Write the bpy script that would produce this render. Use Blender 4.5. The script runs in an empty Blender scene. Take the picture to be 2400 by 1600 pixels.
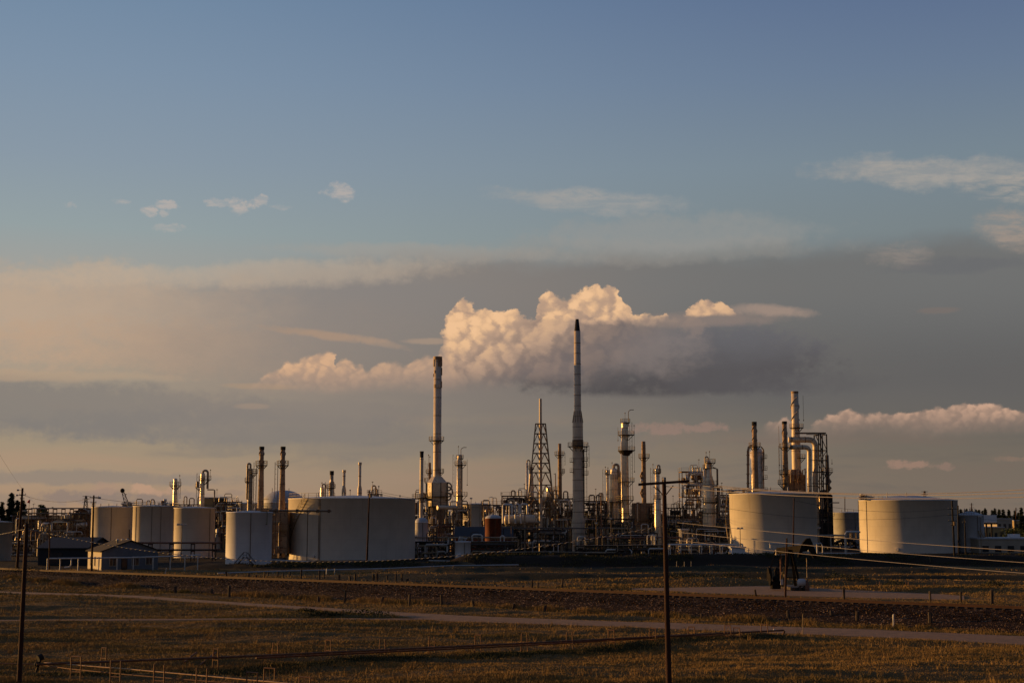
import bpy, math, random
import numpy as np
from mathutils import Vector, Matrix, noise as mnoise
random.seed(7)
R = math.radians
scene = bpy.context.scene
COL = scene.collection

# ------------------------------------------------------------------ camera
CAM_H = 10.6
PITCH = math.atan(405/3333.0)
FPX = 3333.0            # focal length measured on the 2400 px wide photograph
cam_d = bpy.data.cameras.new('camera')
cam_d.lens = 50.0
cam_d.sensor_width = 36.0
cam_d.clip_start = 0.5
cam_d.clip_end = 30000
cam = bpy.data.objects.new('camera', cam_d)
cam.location = (0, 0, CAM_H)
cam.rotation_euler = (math.pi/2 + PITCH, 0, 0)
COL.objects.link(cam)
scene.camera = cam
CA, SA = math.cos(PITCH), math.sin(PITCH)

def ray(px, py):
    u = (px-1200)/FPX; v = (800-py)/FPX
    return Vector((u, CA - v*SA, SA + v*CA))
def G(px, py, z=0.0):
    """where the ray through a point of the photograph meets the height z"""
    d = ray(px, py); t = (z-CAM_H)/d.z
    return Vector((d.x*t, d.y*t, z))
def P(px, py, Y):
    """point at distance Y in front of the camera"""
    d = ray(px, py); t = Y/d.y
    return Vector((d.x*t, Y, CAM_H + d.z*t))
def X(px, Y, py=1215): return P(px, py, Y).x
def Z(py, Y, px=1200): return P(px, py, Y).z
def M(n, Y): return n*Y/FPX     # n photo pixels at distance Y, in metres

# ------------------------------------------------------------------ render settings
scene.view_settings.view_transform = 'Standard'
scene.view_settings.look = 'None'
scene.view_settings.exposure = 0.0
scene.view_settings.gamma = 1.0
scene.cycles.max_bounces = 6
scene.cycles.diffuse_bounces = 3
scene.cycles.glossy_bounces = 3
scene.cycles.use_denoising = True

# ------------------------------------------------------------------ sun
SUN_DIR = Vector((-0.92, 0.345, 0)).normalized()
SUN_EL = R(5.4)
sun_vec = Vector((SUN_DIR.x*math.cos(SUN_EL), SUN_DIR.y*math.cos(SUN_EL), math.sin(SUN_EL)))
sd = bpy.data.lights.new('sun', 'SUN')
sd.energy = 5.0
sd.angle = R(0.5)
sd.color = (1.0, 0.53, 0.15)
so = bpy.data.objects.new('sun', sd)
so.rotation_euler = (-sun_vec).to_track_quat('-Z', 'Y').to_euler()
so.location = (-200, 200, 120)
COL.objects.link(so)

# ------------------------------------------------------------------ node helper
class NT:
    def __init__(s, nt): s.nt = nt
    def new(s, t, **kw):
        n = s.nt.nodes.new(t)
        for k, v in kw.items(): setattr(n, k, v)
        return n
    def put(s, sock, v):
        if isinstance(v, E): s.nt.links.new(v.s, sock)
        elif hasattr(v, 'is_output'): s.nt.links.new(v, sock)
        elif v is not None: sock.default_value = v
    def m(s, op, a, b=None, c=None, clamp=False):
        n = s.new('ShaderNodeMath', operation=op); n.use_clamp = clamp
        s.put(n.inputs[0], a)
        if b is not None: s.put(n.inputs[1], b)
        if c is not None: s.put(n.inputs[2], c)
        return E(s, n.outputs[0])
    def ss(s, v, lo, hi):       # smoothstep
        n = s.new('ShaderNodeMapRange', interpolation_type='SMOOTHSTEP')
        if lo > hi:
            s.put(n.inputs[0], v); n.inputs[1].default_value = hi; n.inputs[2].default_value = lo
            n.inputs[3].default_value = 1; n.inputs[4].default_value = 0
        else:
            s.put(n.inputs[0], v); n.inputs[1].default_value = lo; n.inputs[2].default_value = hi
        return E(s, n.outputs[0])
    def vec(s, x, y, z=0.0):
        n = s.new('ShaderNodeCombineXYZ')
        s.put(n.inputs[0], x); s.put(n.inputs[1], y); s.put(n.inputs[2], z)
        return E(s, n.outputs[0])
    def noise(s, v, scale, detail=4, rough=0.55, dist=0.0, color=False):
        n = s.new('ShaderNodeTexNoise'); s.put(n.inputs['Vector'], v)
        n.inputs['Scale'].default_value = scale; n.inputs['Detail'].default_value = detail
        n.inputs['Roughness'].default_value = rough; n.inputs['Distortion'].default_value = dist
        return E(s, n.outputs['Color' if color else 'Fac'])
    def voro(s, v, scale, feature='F1', rand=1.0, smooth=None):
        n = s.new('ShaderNodeTexVoronoi', feature=feature); s.put(n.inputs['Vector'], v)
        n.inputs['Scale'].default_value = scale; n.inputs['Randomness'].default_value = rand
        if smooth is not None: n.inputs['Smoothness'].default_value = smooth
        return E(s, n.outputs['Distance'])
    def mix(s, f, a, b, mode='MIX'):
        n = s.new('ShaderNodeMix', data_type='RGBA', blend_type=mode)
        s.put(n.inputs[0], f)
        for k, v in ((6, a), (7, b)):
            if isinstance(v, tuple): n.inputs[k].default_value = (*v[:3], 1)
            else: s.put(n.inputs[k], v)
        return E(s, n.outputs[2])
    def ramp(s, f, stops, interp='LINEAR'):
        n = s.new('ShaderNodeValToRGB'); n.color_ramp.interpolation = interp
        e = n.color_ramp.elements
        while len(e) < len(stops): e.new(0.5)
        for k, (p, c) in enumerate(stops):
            e[k].position = p; e[k].color = (*c[:3], 1)
        s.put(n.inputs[0], f)
        return E(s, n.outputs[0])
class E:
    def __init__(s, t, sock): s.t, s.s = t, sock
    def __add__(s, o): return s.t.m('ADD', s, o)
    __radd__ = __add__
    def __sub__(s, o): return s.t.m('SUBTRACT', s, o)
    def __rsub__(s, o): return s.t.m('SUBTRACT', o, s)
    def __mul__(s, o): return s.t.m('MULTIPLY', s, o)
    __rmul__ = __mul__
    def __truediv__(s, o): return s.t.m('DIVIDE', s, o)
    def __rtruediv__(s, o): return s.t.m('DIVIDE', o, s)
    def max(s, o): return s.t.m('MAXIMUM', s, o)
    def min(s, o): return s.t.m('MINIMUM', s, o)
    def sep(s):
        n = s.t.new('ShaderNodeSeparateXYZ'); s.t.put(n.inputs[0], s)
        return [E(s.t, n.outputs[k]) for k in range(3)]
def srgb(*c):
    return tuple((x/255/12.92 if x/255 <= 0.04045 else ((x/255+0.055)/1.055)**2.4) for x in c)
# ------------------------------------------------------------------ sky
KD = 58.6    # degrees -> units close to photo pixels
def Q(px, py):
    d = ray(px, py).normalized()
    return (math.degrees(math.atan2(d.x, d.y))*KD, math.degrees(math.asin(d.z))*KD)

def build_world():
    w = bpy.data.worlds.new('World'); scene.world = w; w.use_nodes = True
    nt = w.node_tree; nt.nodes.clear()
    T = NT(nt)
    tc = T.new('ShaderNodeTexCoord')
    dx, dy, dz = E(T, tc.outputs['Generated']).sep()
    U = T.m('ARCTAN2', dx, dy)*(57.2958*KD)
    V = T.m('ARCSINE', dz)*(57.2958*KD)
    sky = T.new('ShaderNodeTexSky', sky_type='NISHITA')
    sky.sun_disc = False
    sky.sun_elevation = SUN_EL
    sky.sun_rotation = math.atan2(SUN_DIR.x, SUN_DIR.y)
    sky.altitude = 200; sky.air_density = 1.0; sky.dust_density = 1.5; sky.ozone_density = 1.5
    nish = T.mix(1.0, E(T, sky.outputs[0]), (0.1, 0.1, 0.1), 'MULTIPLY')

    VH, VT = Q(1200, 1205)[1], Q(1200, 0)[1]
    def vp(py): return min(1, max(0, (Q(1200, py)[1]-VH)/(VT-VH)*0.8))
    vn = T.m('MULTIPLY', (V-VH)/(VT-VH), 0.8, clamp=True)
    left = T.ramp(vn, [(0, srgb(174, 140, 112)), (vp(1130), srgb(170, 145, 122)), (vp(1040), srgb(160, 143, 122)),
        (vp(880), srgb(168, 152, 134)), (vp(700), srgb(168, 160, 150)), (vp(560), srgb(150, 162, 164)),
        (vp(400), srgb(139, 154, 168)), (vp(200), srgb(127, 147, 169)), (vp(0), srgb(114, 138, 165)), (1, srgb(90, 112, 148))])
    right = T.ramp(vn, [(0, srgb(124, 110, 98)), (vp(1130), srgb(118, 107, 97)), (vp(1000), srgb(108, 101, 94)),
        (vp(860), srgb(100, 98, 95)), (vp(680), srgb(112, 116, 118)), (vp(560), srgb(122, 132, 136)),
        (vp(400), srgb(121, 136, 147)), (vp(200), srgb(106, 124, 149)), (vp(0), srgb(92, 111, 144)), (1, srgb(66, 84, 124))])
    fx = T.ss(U, -1150, 1250)
    base = T.mix(0.08, T.mix(fx, left, right), nish)
    # away from the sunset the sky is darker
    back = T.ss(dy + dx*-0.35, -0.20, 0.55)
    base = T.mix(back, T.mix(1.0, base, (0.62, 0.59, 0.60), 'MULTIPLY'), base)
    col = base
    n_big = T.noise(T.vec(U*0.001, V*0.003, 0), 1.0, 3, 0.55)
    n_str = T.noise(T.vec(U*0.0022, V*0.014, 3.1), 1.0, 5, 0.6, 0.6)
    wn = T.noise(T.vec(U*0.0045, V*0.008, 1.3), 1.0, 6, 0.62, 0, True).sep()
    wf = T.noise(T.vec(U*0.02, V*0.026, 4.3), 1.0, 5, 0.65, 0, True).sep()
    wa, wb, wc = [x-0.5 for x in wn]
    fa, fb, fc = [x-0.5 for x in wf]
    UW = {}
    def lay(mask, amt, c0):
        nonlocal col
        col = T.mix(T.m('MULTIPLY', mask, amt, clamp=True), col, c0)
    def coords(warp):
        if warp not in UW:
            if warp < 0: UW[warp] = (U + fa*(-3*warp), V + fb*(-2*warp))
            else: UW[warp] = (U + wa*(3*warp) + fa*(0.6*warp), V + wb*(1.5*warp) + fb*(0.3*warp))
        return UW[warp]
    def ell(px, py, rx, ry, warp=40, soft=1.0, tilt=0.0):
        cu, cv = Q(px, py); u, v = coords(warp)
        a = (u-cu)*(1.0/rx)
        b = T.m('MULTIPLY_ADD', v, 1.0/ry, -cv/ry)
        if tilt: b = T.m('MULTIPLY_ADD', a, -tilt*rx/ry, b)
        d = T.m('MULTIPLY_ADD', a, a, b*b) + (fc*1.3 + wc*1.0 if warp >= 0 else fc*4.2 + fa*2.0)
        return T.ss(d, 1.0, (1.0-soft)**2)

    lay(T.ss(n_str, 0.48, 0.68)*T.ss(V, Q(1200, 880)[1], Q(1200, 1000)[1]), 0.5, T.mix(fx, srgb(174, 145, 120), srgb(120, 104, 94)))
    lay(T.ss(n_str, 0.50, 0.32)*T.ss(V, Q(1200, 900)[1], Q(1200, 1000)[1]), 0.4, T.mix(fx, srgb(132, 124, 116), srgb(98, 94, 90)))
    gl = T.mix(fx, srgb(128, 123, 119), srgb(112, 105, 100))
    for (px, py, rx, ry, am) in ((90, 955, 620, 80, 0.78), (560, 1000, 560, 50, 0.6), (150, 1120, 420, 22, .5), (760, 965, 420, 34, 0.6), (1000, 1030, 700, 60, .4)):
        lay(ell(px, py, rx, ry, 30, 0.55), am, gl)
    lay(ell(200, 740, 820, 135, 60, 1.0), 0.85, srgb(188, 164, 141))
    lay(ell(400, 820, 620, 80, 60, 1.0), 0.55, srgb(188, 157, 130))
    # high veil sheet
    e0 = Q(1200, 612)[1]; eb = Q(1200, 1010)[1]
    top = T.ss(V + (Q(1060, 0)[0]-U).max(0.0)*0.10 + wc*90, e0+46, e0-30)
    bot = T.ss(V + wa*70, eb-70, eb+110)
    lf = T.ss(U + wb*420, Q(60, 0)[0], Q(860, 0)[0])
    vg = T.ss(V, Q(0, 900)[1], Q(0, 640)[1])
    sc = T.mix(T.ss(U, Q(500, 0)[0], Q(1900, 0)[0]), T.mix(vg, srgb(142, 131, 122), srgb(138, 131, 127)), T.mix(vg, srgb(96, 95, 95), srgb(112, 112, 111)))
    sc = T.mix(T.ss(n_big, 0.35, 0.70)*0.4, sc, T.mix(fx, srgb(160, 142, 128), srgb(106, 102, 99)))
    lay(top*bot*lf, 0.92, sc)
    lay(ell(540, 645, 640, 40, 40, 1.0, 0.05), 0.5, srgb(188, 170, 150))
    lay(ell(1010, 594, 460, 26, 30, 1.0, -0.02), 0.35, srgb(170, 157, 144))
    lay(ell(1500, 586, 560, 40, 40, 1.0), 0.4, srgb(152, 147, 140))
    lay(ell(760, 782, 170, 13, 18, 1.0, -0.10), 0.8, srgb(170, 143, 122))
    lay(ell(880, 800, 90, 13, 12, 1.0, -0.22), 0.5, srgb(172, 145, 124))
    lay(ell(1000, 800, 75, 9, 8, 1.0), 0.7, srgb(168, 145, 126))
    lay(ell(620, 905, 120, 10, 12, 1.0), 0.6, srgb(172, 145, 120))
    lay(ell(590, 953, 50, 9, 10, 1.0), 0.4, srgb(170, 145, 124))
    lay(ell(100, 880, 420, 16, 20, 1.0), 0.55, srgb(182, 156, 130))
    fn = T.ss(n_str, 0.30, 0.62)
    rag = T.ss(T.noise(T.vec(U*0.012+V*0.01, V*0.05, 9.0), 1.0, 6, 0.68, 0.4), 0.36, 0.62)
    lay(ell(2200, 412, 330, 42, 60, 1.0, -0.10)*(fn*0.4+0.6)*(rag*0.45+0.5), 1.0, srgb(164, 159, 153))
    lay(ell(2380, 450, 160, 34, 50, 1.0, -0.10)*rag, 0.7, srgb(168, 160, 151))
    lay(ell(1370, 472, 260, 36, 50, 1.0, -0.06)*(fn*0.5+0.5)*(rag*0.6+0.35), 0.9, srgb(162, 159, 155))
    lay(ell(1560, 545, 420, 50, 60, 1.0), 0.5, srgb(152, 150, 146))
    lay(ell(2400, 540, 120, 48, 60, 1.0, -0.15)*(rag*0.7+0.3), 0.7, srgb(168, 150, 136))
    lay(ell(2120, 604, 80, 36, 70, 1.0, -0.15)*(rag*0.8+0.2), 0.42, srgb(158, 144, 134))
    lay(ell(2260, 625, 200, 22, 40, 1.0), 0.6, srgb(104, 105, 108))
    for (px, py, rx, ry, c, am) in ((300, 1166, 220, 22, (138, 122, 114), .7), (330, 1146, 34, 14, (186, 150, 124), .9), (364, 1150, 22, 11, (182, 147, 122), .8), (250, 1142, 60, 16, (170, 140, 120), .6),
            (395, 1148, 20, 12, (182, 146, 122), .8), (550, 1152, 26, 10, (152, 130, 114), .7),
            (2130, 1090, 60, 13, (152, 124, 108), .9), (2210, 1092, 26, 11, (140, 117, 104), .8), (2360, 1076, 40, 8, (138, 115, 100), .6),
            (1580, 1002, 130, 15, (146, 122, 110), .8), (1780, 1035, 90, 9, (122, 107, 98), .4)):
        lay(ell(px, py, rx, ry, -12, 0.8), am, srgb(*c))
    for (px, py, rx, ry, am) in ((165, 482, 22, 11, .7), (296, 473, 26, 8, .6), (350, 496, 17, 13, .9), (394, 479, 26, 11, .9), (387, 501, 13, 9, .6), (508, 474, 32, 10, .9), (563, 482, 25, 20, .95),
            (592, 478, 22, 12, .8), (612, 470, 18, 16, .9), (655, 486, 30, 8, .4), (796, 452, 40, 20, .8), (400, 535, 44, 10, .5)):
        lay(ell(px, py, rx*1.15, ry*1.15, -13, 1.0)*(rag*0.7+0.3), am, srgb(184, 174, 167))

    # ---- cumulus: outline curve of the tops + fractal billows shaded from the sun's side
    def curve(pts):
        n = T.new('ShaderNodeFloatCurve'); c = n.mapping.curves[0]
        u0, u1 = Q(pts[0][0], 900)[0], Q(pts[-1][0], 900)[0]
        v0, v1 = Q(1200, 1100)[1], Q(1200, 600)[1]
        P2 = [((Q(a, b)[0]-u0)/(u1-u0), (Q(a, b)[1]-v0)/(v1-v0)) for a, b in pts]
        for k, (a, b) in enumerate(P2):
            if k == 0: c.points[0].location = (a, b)
            elif k == len(P2)-1: c.points[-1].location = (a, b)
            else: c.points.new(a, b)
        for p_ in c.points: p_.handle_type = 'VECTOR'
        n.mapping.use_clip = False
        n.mapping.update()
        return n, u0, u1, v0, v1
    def cumulus(pts, base_py, base_soft, s, wamp, lit, mid, dark, big, edge, hgt, amt=1.0, seed=0.0, con=0.56):
        """s: billow frequency per photo pixel, big(u, v, up): broad light level"""
        nonlocal col
        uu = U + fa*wamp + wa*wamp*0.8; vv = V + fb*wamp*0.8 + wb*wamp*0.5
        n, u0, u1, v0, v1 = curve(pts)
        T.put(n.inputs['Value'], T.m('DIVIDE', uu-u0, u1-u0, clamp=True))
        tv = T.m('MULTIPLY_ADD', E(T, n.outputs[0]), v1-v0, v0)
        depth = tv - vv
        def bil(du, dv, det=3.2, ro=0.42):
            vr = T.new('ShaderNodeTexVoronoi'); vr.normalize = True
            vr.voronoi_dimensions = '2D'
            T.put(vr.inputs['Vector'], T.vec(uu*s+(du*s+seed), vv*(s*1.15)+dv*s*1.15))
            vr.inputs['Scale'].default_value = 1.0; vr.inputs['Detail'].default_value = det
            vr.inputs['Roughness'].default_value = ro; vr.inputs['Lacunarity'].default_value = 2.3
            return E(T, vr.outputs['Distance'])
        d = 0.16/s
        b0 = bil(0, 0); l0, l1, l2 = bil(0, 0, 1.3, 0.38), bil(-d, 0, 1.3, 0.38), bil(0, d, 1.3, 0.38)
        gx = (l1-l0)*-4.2; gy = (l2-l0)*-4.2      # falling away to the left / up means facing the sun
        sh = T.ss(gx*-0.85 + gy*-0.5, -0.55, 0.60)
        crease = T.ss(b0, 0.62, 0.25)
        dd = depth + (0.32-b0)*(0.5/s)
        vb = Q(1200, base_py)[1]
        mask = T.ss(dd, 0.0, edge)*T.ss(V + wc*60, vb-base_soft*0.4, vb+base_soft)*T.ss(U, u0+4, u0+40)*T.ss(U, u1-4, u1-60)
        up = T.ss(V + wb*60, vb, vb+hgt)
        bg_ = big(U + wa*140 + fa*40, V + wc*70 + fb*26, up)
        g = T.m('MULTIPLY', bg_*(T.m('MULTIPLY_ADD', sh, con, 0.96-con) + crease*0.12), 1.0, clamp=True)
        c = T.ramp(g, [(0, dark), (0.45, mid), (0.85, lit), (1, tuple(min(1, x*1.08) for x in lit))])
        c = T.mix(T.ss(b0, 0.4, 0.9)*0.15, c, dark)
        col = T.mix(T.m('MULTIPLY', mask, amt, clamp=True), col, c)
    qu = lambda px: Q(px, 850)[0]
    qv = lambda py: Q(1200, py)[1]
    # grey flat-based body reaching right
    bodc = T.mix(T.ss(V + wa*60 + fa*30, qv(925), qv(745)), srgb(82, 78, 79), srgb(104, 103, 107))
    lay(ell(1560, 850, 440, 112, 26, 0.45)*T.ss(V+wc*24+fc*10, qv(938), qv(918)), 0.95, bodc)
    lay(ell(1500, 815, 190, 90, 40, 1.0), 0.55, srgb(140, 127, 121))
    lay(T.ss(fa*0.6+wb, 0.10, 0.34)*ell(1540, 830, 330, 80, 30, 1.0), 0.40, srgb(128, 118, 115))
    lay(ell(1780, 900, 300, 40, 22, 0.8), 0.6, srgb(90, 87, 89))
    lay(ell(1620, 748, 300, 24, 24, 1.0, -0.01), 0.75, srgb(140, 124, 116))
    lay(ell(1625, 768, 34, 26, -14, 0.9), 0.35, srgb(150, 130, 118))
    lay(ell(1800, 728, 150, 17, 14, 0.9, -0.07), 0.85, srgb(160, 139, 126))
    lay(ell(2210, 728, 60, 9, 8, 1.0), 0.6, srgb(124, 112, 106))
    main = [(1012, 1000), (1026, 800), (1034, 775), (1045, 748), (1062, 722), (1078, 704), (1095, 697), (1110, 706), (1120, 722), (1150, 716), (1172, 722), (1190, 730), (1212, 724), (1236, 742), (1256, 744),
            (1262, 712), (1275, 686), (1290, 678), (1308, 690), (1334, 696), (1350, 684), (1372, 672), (1396, 665), (1412, 678), (1428, 670), (1446, 674), (1458, 692), (1470, 704), (1468, 716), (1478, 736),
            (1500, 742), (1506, 732), (1526, 738), (1545, 738), (1562, 728), (1576, 740), (1588, 734), (1602, 734), (1612, 718), (1626, 710), (1642, 704), (1658, 700), (1676, 708), (1700, 722), (1740, 760), (1800, 930)]
    def big_main(u, v, up):
        lfm = T.ss(u + (v-qv(800))*-0.9, qu(1500), qu(1080))
        return (lfm*(up*0.62+0.38)).max(0.16).max(T.ss(v, qv(775), qv(735))*(0.95-T.ss(u, qu(1480), qu(1600))*0.22))
    # only the sunlit lobes of the thin right part stand out
    keep = col
    cumulus(main, 908, 40, 0.0128, 56, srgb(230, 186, 143), srgb(180, 150, 128), srgb(95, 92, 96), big_main, 7, 150)
    fade = T.ss(U + fa*60 + (V-qv(745))*-1.2, qu(1660), qu(1430)).max(T.ss(V + fb*14, qv(748), qv(738)))
    col = T.mix(fade, keep, col)
    arm = [(548, 960), (570, 906), (600, 894), (628, 870), (655, 858), (672, 836), (698, 842), (722, 832), (745, 819), (766, 812), (780, 826), (786, 858), (792, 842), (806, 836), (824, 842),
           (832, 852), (848, 846), (862, 862), (890, 844), (920, 842), (950, 848), (975, 836), (1000, 830), (1030, 826), (1070, 860), (1110, 930)]
    cumulus(arm, 912, 40, 0.020, 34, srgb(214, 172, 136), srgb(180, 150, 128), srgb(142, 126, 117),
            lambda u, v, up: (up*0.5+0.45)*T.ss(u, qu(1400), qu(560)).max(0.62), 14, 70, 0.95, 3.3, 0.44)
    rgt = [(1770, 1010), (1790, 992), (1815, 984), (1846, 974), (1862, 992), (1880, 1004), (1910, 984), (1945, 966), (1985, 958), (2030, 968), (2060, 966), (2100, 960), (2130, 966), (2160, 956), (2190, 952), (2215, 958), (2235, 948),
           (2262, 938), (2290, 944), (2330, 941), (2360, 946), (2400, 956), (2450, 950), (2500, 960), (2560, 1000)]
    cumulus(rgt, 1018, 44, 0.022, 34, srgb(200, 162, 137), srgb(158, 132, 116), srgb(118, 104, 97),
            lambda u, v, up: up*0.55+0.42, 10, 70, 0.92, 8.1, 0.42)

    # directions far outside the photographed part need none of the cloud detail
    view = T.ss(U, -1900, -1500)*T.ss(U, 1900, 1500)*T.ss(V, -250, -120)*T.ss(V, 1900, 1500)
    b1 = T.new('ShaderNodeBackground'); T.put(b1.inputs[0], base)
    b2 = T.new('ShaderNodeBackground'); T.put(b2.inputs[0], col)
    ms = T.new('ShaderNodeMixShader'); T.put(ms.inputs[0], view)
    nt.links.new(b1.outputs[0], ms.inputs[1]); nt.links.new(b2.outputs[0], ms.inputs[2])
    out = T.new('ShaderNodeOutputWorld'); nt.links.new(ms.outputs[0], out.inputs[0])
    w.cycles.sampling_method = 'MANUAL'; w.cycles.sample_map_resolution = 256
    print('world nodes', len(nt.nodes))
build_world()
# ------------------------------------------------------------------ mesh builder
class MB:
    def __init__(s): s.v = []; s.f = []; s.sm = []
    def add(s, vs, fs, smooth=False):
        b = len(s.v); s.v.extend([tuple(v) for v in vs]); s.f.extend([tuple(i+b for i in f) for f in fs]); s.sm.extend([smooth]*len(fs)); return s
    def box(s, x0, x1, y0, y1, z0, z1):
        vs = [(x, y, z) for z in (z0, z1) for y in (y0, y1) for x in (x0, x1)]
        return s.add(vs, [(0, 2, 3, 1), (4, 5, 7, 6), (0, 1, 5, 4), (2, 6, 7, 3), (0, 4, 6, 2), (1, 3, 7, 5)])
    def bar(s, p, q, w=0.1, h=None):
        """square bar from p to q"""
        p = Vector(p); q = Vector(q); d = (q-p)
        if d.length < 1e-6: return s
        d.normalize(); h = h or w
        up = Vector((0, 0, 1)) if abs(d.z) < 0.95 else Vector((0, 1, 0))
        a = d.cross(up).normalized()*(w/2); b = d.cross(a).normalized()*(h/2)
        vs = [c+a*i+b*j for c in (p, q) for i, j in ((-1, -1), (1, -1), (1, 1), (-1, 1))]
        return s.add(vs, [(0, 3, 2, 1), (4, 5, 6, 7), (0, 1, 5, 4), (1, 2, 6, 5), (2, 3, 7, 6), (3, 0, 4, 7)])
    def tube(s, p, q, r, r2=None, n=10, caps=True):
        return s.pipe([p, q], r, n, caps, r2)
    def pipe(s, pts, r, n=8, caps=True, r2=None):
        pts = [Vector(p) for p in pts]; rings = []; m = len(pts)
        t = [(pts[min(i+1, m-1)]-pts[max(i-1, 0)]).normalized() for i in range(m)]
        up = Vector((0, 0, 1)) if abs(t[0].z) < 0.9 else Vector((1, 0, 0))
        a = t[0].cross(up).normalized()
        for i in range(m):
            a = (a - t[i]*a.dot(t[i])).normalized(); b = t[i].cross(a)
            rr = r if r2 is None else r+(r2-r)*i/(m-1)
            if 0 < i < m-1:
                c = t[i].dot((pts[i]-pts[i-1]).normalized()); rr = rr/max(c, 0.75)
            rings.append([pts[i]+a*(rr*math.cos(k*2*math.pi/n))+b*(rr*math.sin(k*2*math.pi/n)) for k in range(n)])
        vs = [v for ring in rings for v in ring]
        fs = [(i*n+k, i*n+(k+1) % n, (i+1)*n+(k+1) % n, (i+1)*n+k) for i in range(m-1) for k in range(n)]
        s.add(vs, fs, True)
        if caps: s.add(rings[0]+rings[-1], [tuple(range(n-1, -1, -1)), tuple(range(n, 2*n))])
        return s
    def lathe(s, prof, cx, cy, n=24, smooth=True, axis='z'):
        """profile of (radius, height) pairs turned about a vertical axis"""
        vs = []; m = len(prof)
        for r, z in prof:
            for k in range(n):
                a = 2*math.pi*k/n
                if axis == 'z': vs.append((cx+r*math.cos(a), cy+r*math.sin(a), z))
                else: vs.append((cx+r*math.cos(a), cy+r*math.sin(a), z))
        fs = [(i*n+k, i*n+(k+1) % n, (i+1)*n+(k+1) % n, (i+1)*n+k) for i in range(m-1) for k in range(n)]
        s.add(vs, fs, smooth)
        for i, rev in ((0, True), (m-1, False)):
            if prof[i][0] > 1e-4:
                idx = list(range(n)); s.add(vs[i*n:(i+1)*n], [tuple(reversed(idx)) if rev else tuple(idx)])
        return s
    def arc(s, c, r, a0, a1, z0, z1, t, n=24):
        """curved plate (part of a cylinder wall) of thickness t"""
        vs = []
        for k in range(n+1):
            a = a0+(a1-a0)*k/n
            for rr in (r, r+t):
                for z in (z0, z1): vs.append((c[0]+rr*math.cos(a), c[1]+rr*math.sin(a), z))
        fs = []
        for k in range(n):
            i = k*4; j = i+4
            fs += [(i, j, j+1, i+1), (i+2, i+3, j+3, j+2), (i, i+2, j+2, j), (i+1, j+1, j+3, i+3)]
        fs += [(0, 1, 3, 2), (n*4, n*4+2, n*4+3, n*4+1)]
        return s.add(vs, fs)
    def ball(s, c, r, n=10, m=6, sc=(1, 1, 1)):
        vs = []; fs = []
        for i in range(m+1):
            th = math.pi*i/m
            for k in range(n):
                a = 2*math.pi*k/n
                vs.append((c[0]+r*sc[0]*math.sin(th)*math.cos(a), c[1]+r*sc[1]*math.sin(th)*math.sin(a), c[2]+r*sc[2]*math.cos(th)))
        fs = [(i*n+k, (i+1)*n+k, (i+1)*n+(k+1) % n, i*n+(k+1) % n) for i in range(m) for k in range(n)]
        return s.add(vs, fs, True)
    def poly(s, pts, z0, z1):
        """vertical prism over a polygon in plan (counter-clockwise)"""
        n = len(pts)
        vs = [(x, y, z0) for x, y in pts]+[(x, y, z1) for x, y in pts]
        return s.add(vs, [tuple(range(n-1, -1, -1)), tuple(range(n, 2*n))]+[(k, (k+1) % n, n+(k+1) % n, n+k) for k in range(n)])
    def build(s, name, mat, parent=None, loc=None):
        me = bpy.data.meshes.new(name)
        o = bpy.data.objects.new(name, me); COL.objects.link(o)
        org = Vector((0, 0, 0))
        if parent is not None:
            o.parent = parent; q = parent
            while q is not None: org += q.location; q = q.parent
        elif loc is not None:
            org = Vector(loc); o.location = org
        v = np.array(s.v, dtype=np.float64)-np.array(org)
        me.from_pydata(v.tolist(), [], s.f)
        me.polygons.foreach_set('use_smooth', s.sm)
        me.materials.append(mat); me.update()
        return o

def thing(name, label, cat, loc=(0, 0, 0), group=None):
    o = bpy.data.objects.new(name, None); COL.objects.link(o)
    o.location = loc; o.empty_display_size = 0.5
    return tag(o, label, cat, group)
def tag(o, label, cat, group=None, kind=None):
    if label: o['label'] = label
    if cat: o['category'] = cat
    if group: o['group'] = group
    if kind: o['kind'] = kind
    return o
def dup(root, loc, rotz=None, label=None):
    """copy a thing with its parts and sub-parts"""
    kids = {}
    for o in list(COL.objects):
        if o.parent: kids.setdefault(o.parent, []).append(o)
    def cp(o, par):
        c = o.copy(); COL.objects.link(c)
        if par is not None: c.parent = par
        for k in kids.get(o, []): cp(k, c)
        return c
    c = cp(root, None); c.location = loc
    if rotz is not None: c.rotation_euler = (0, 0, rotz)
    if label: c['label'] = label
    return c

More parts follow.
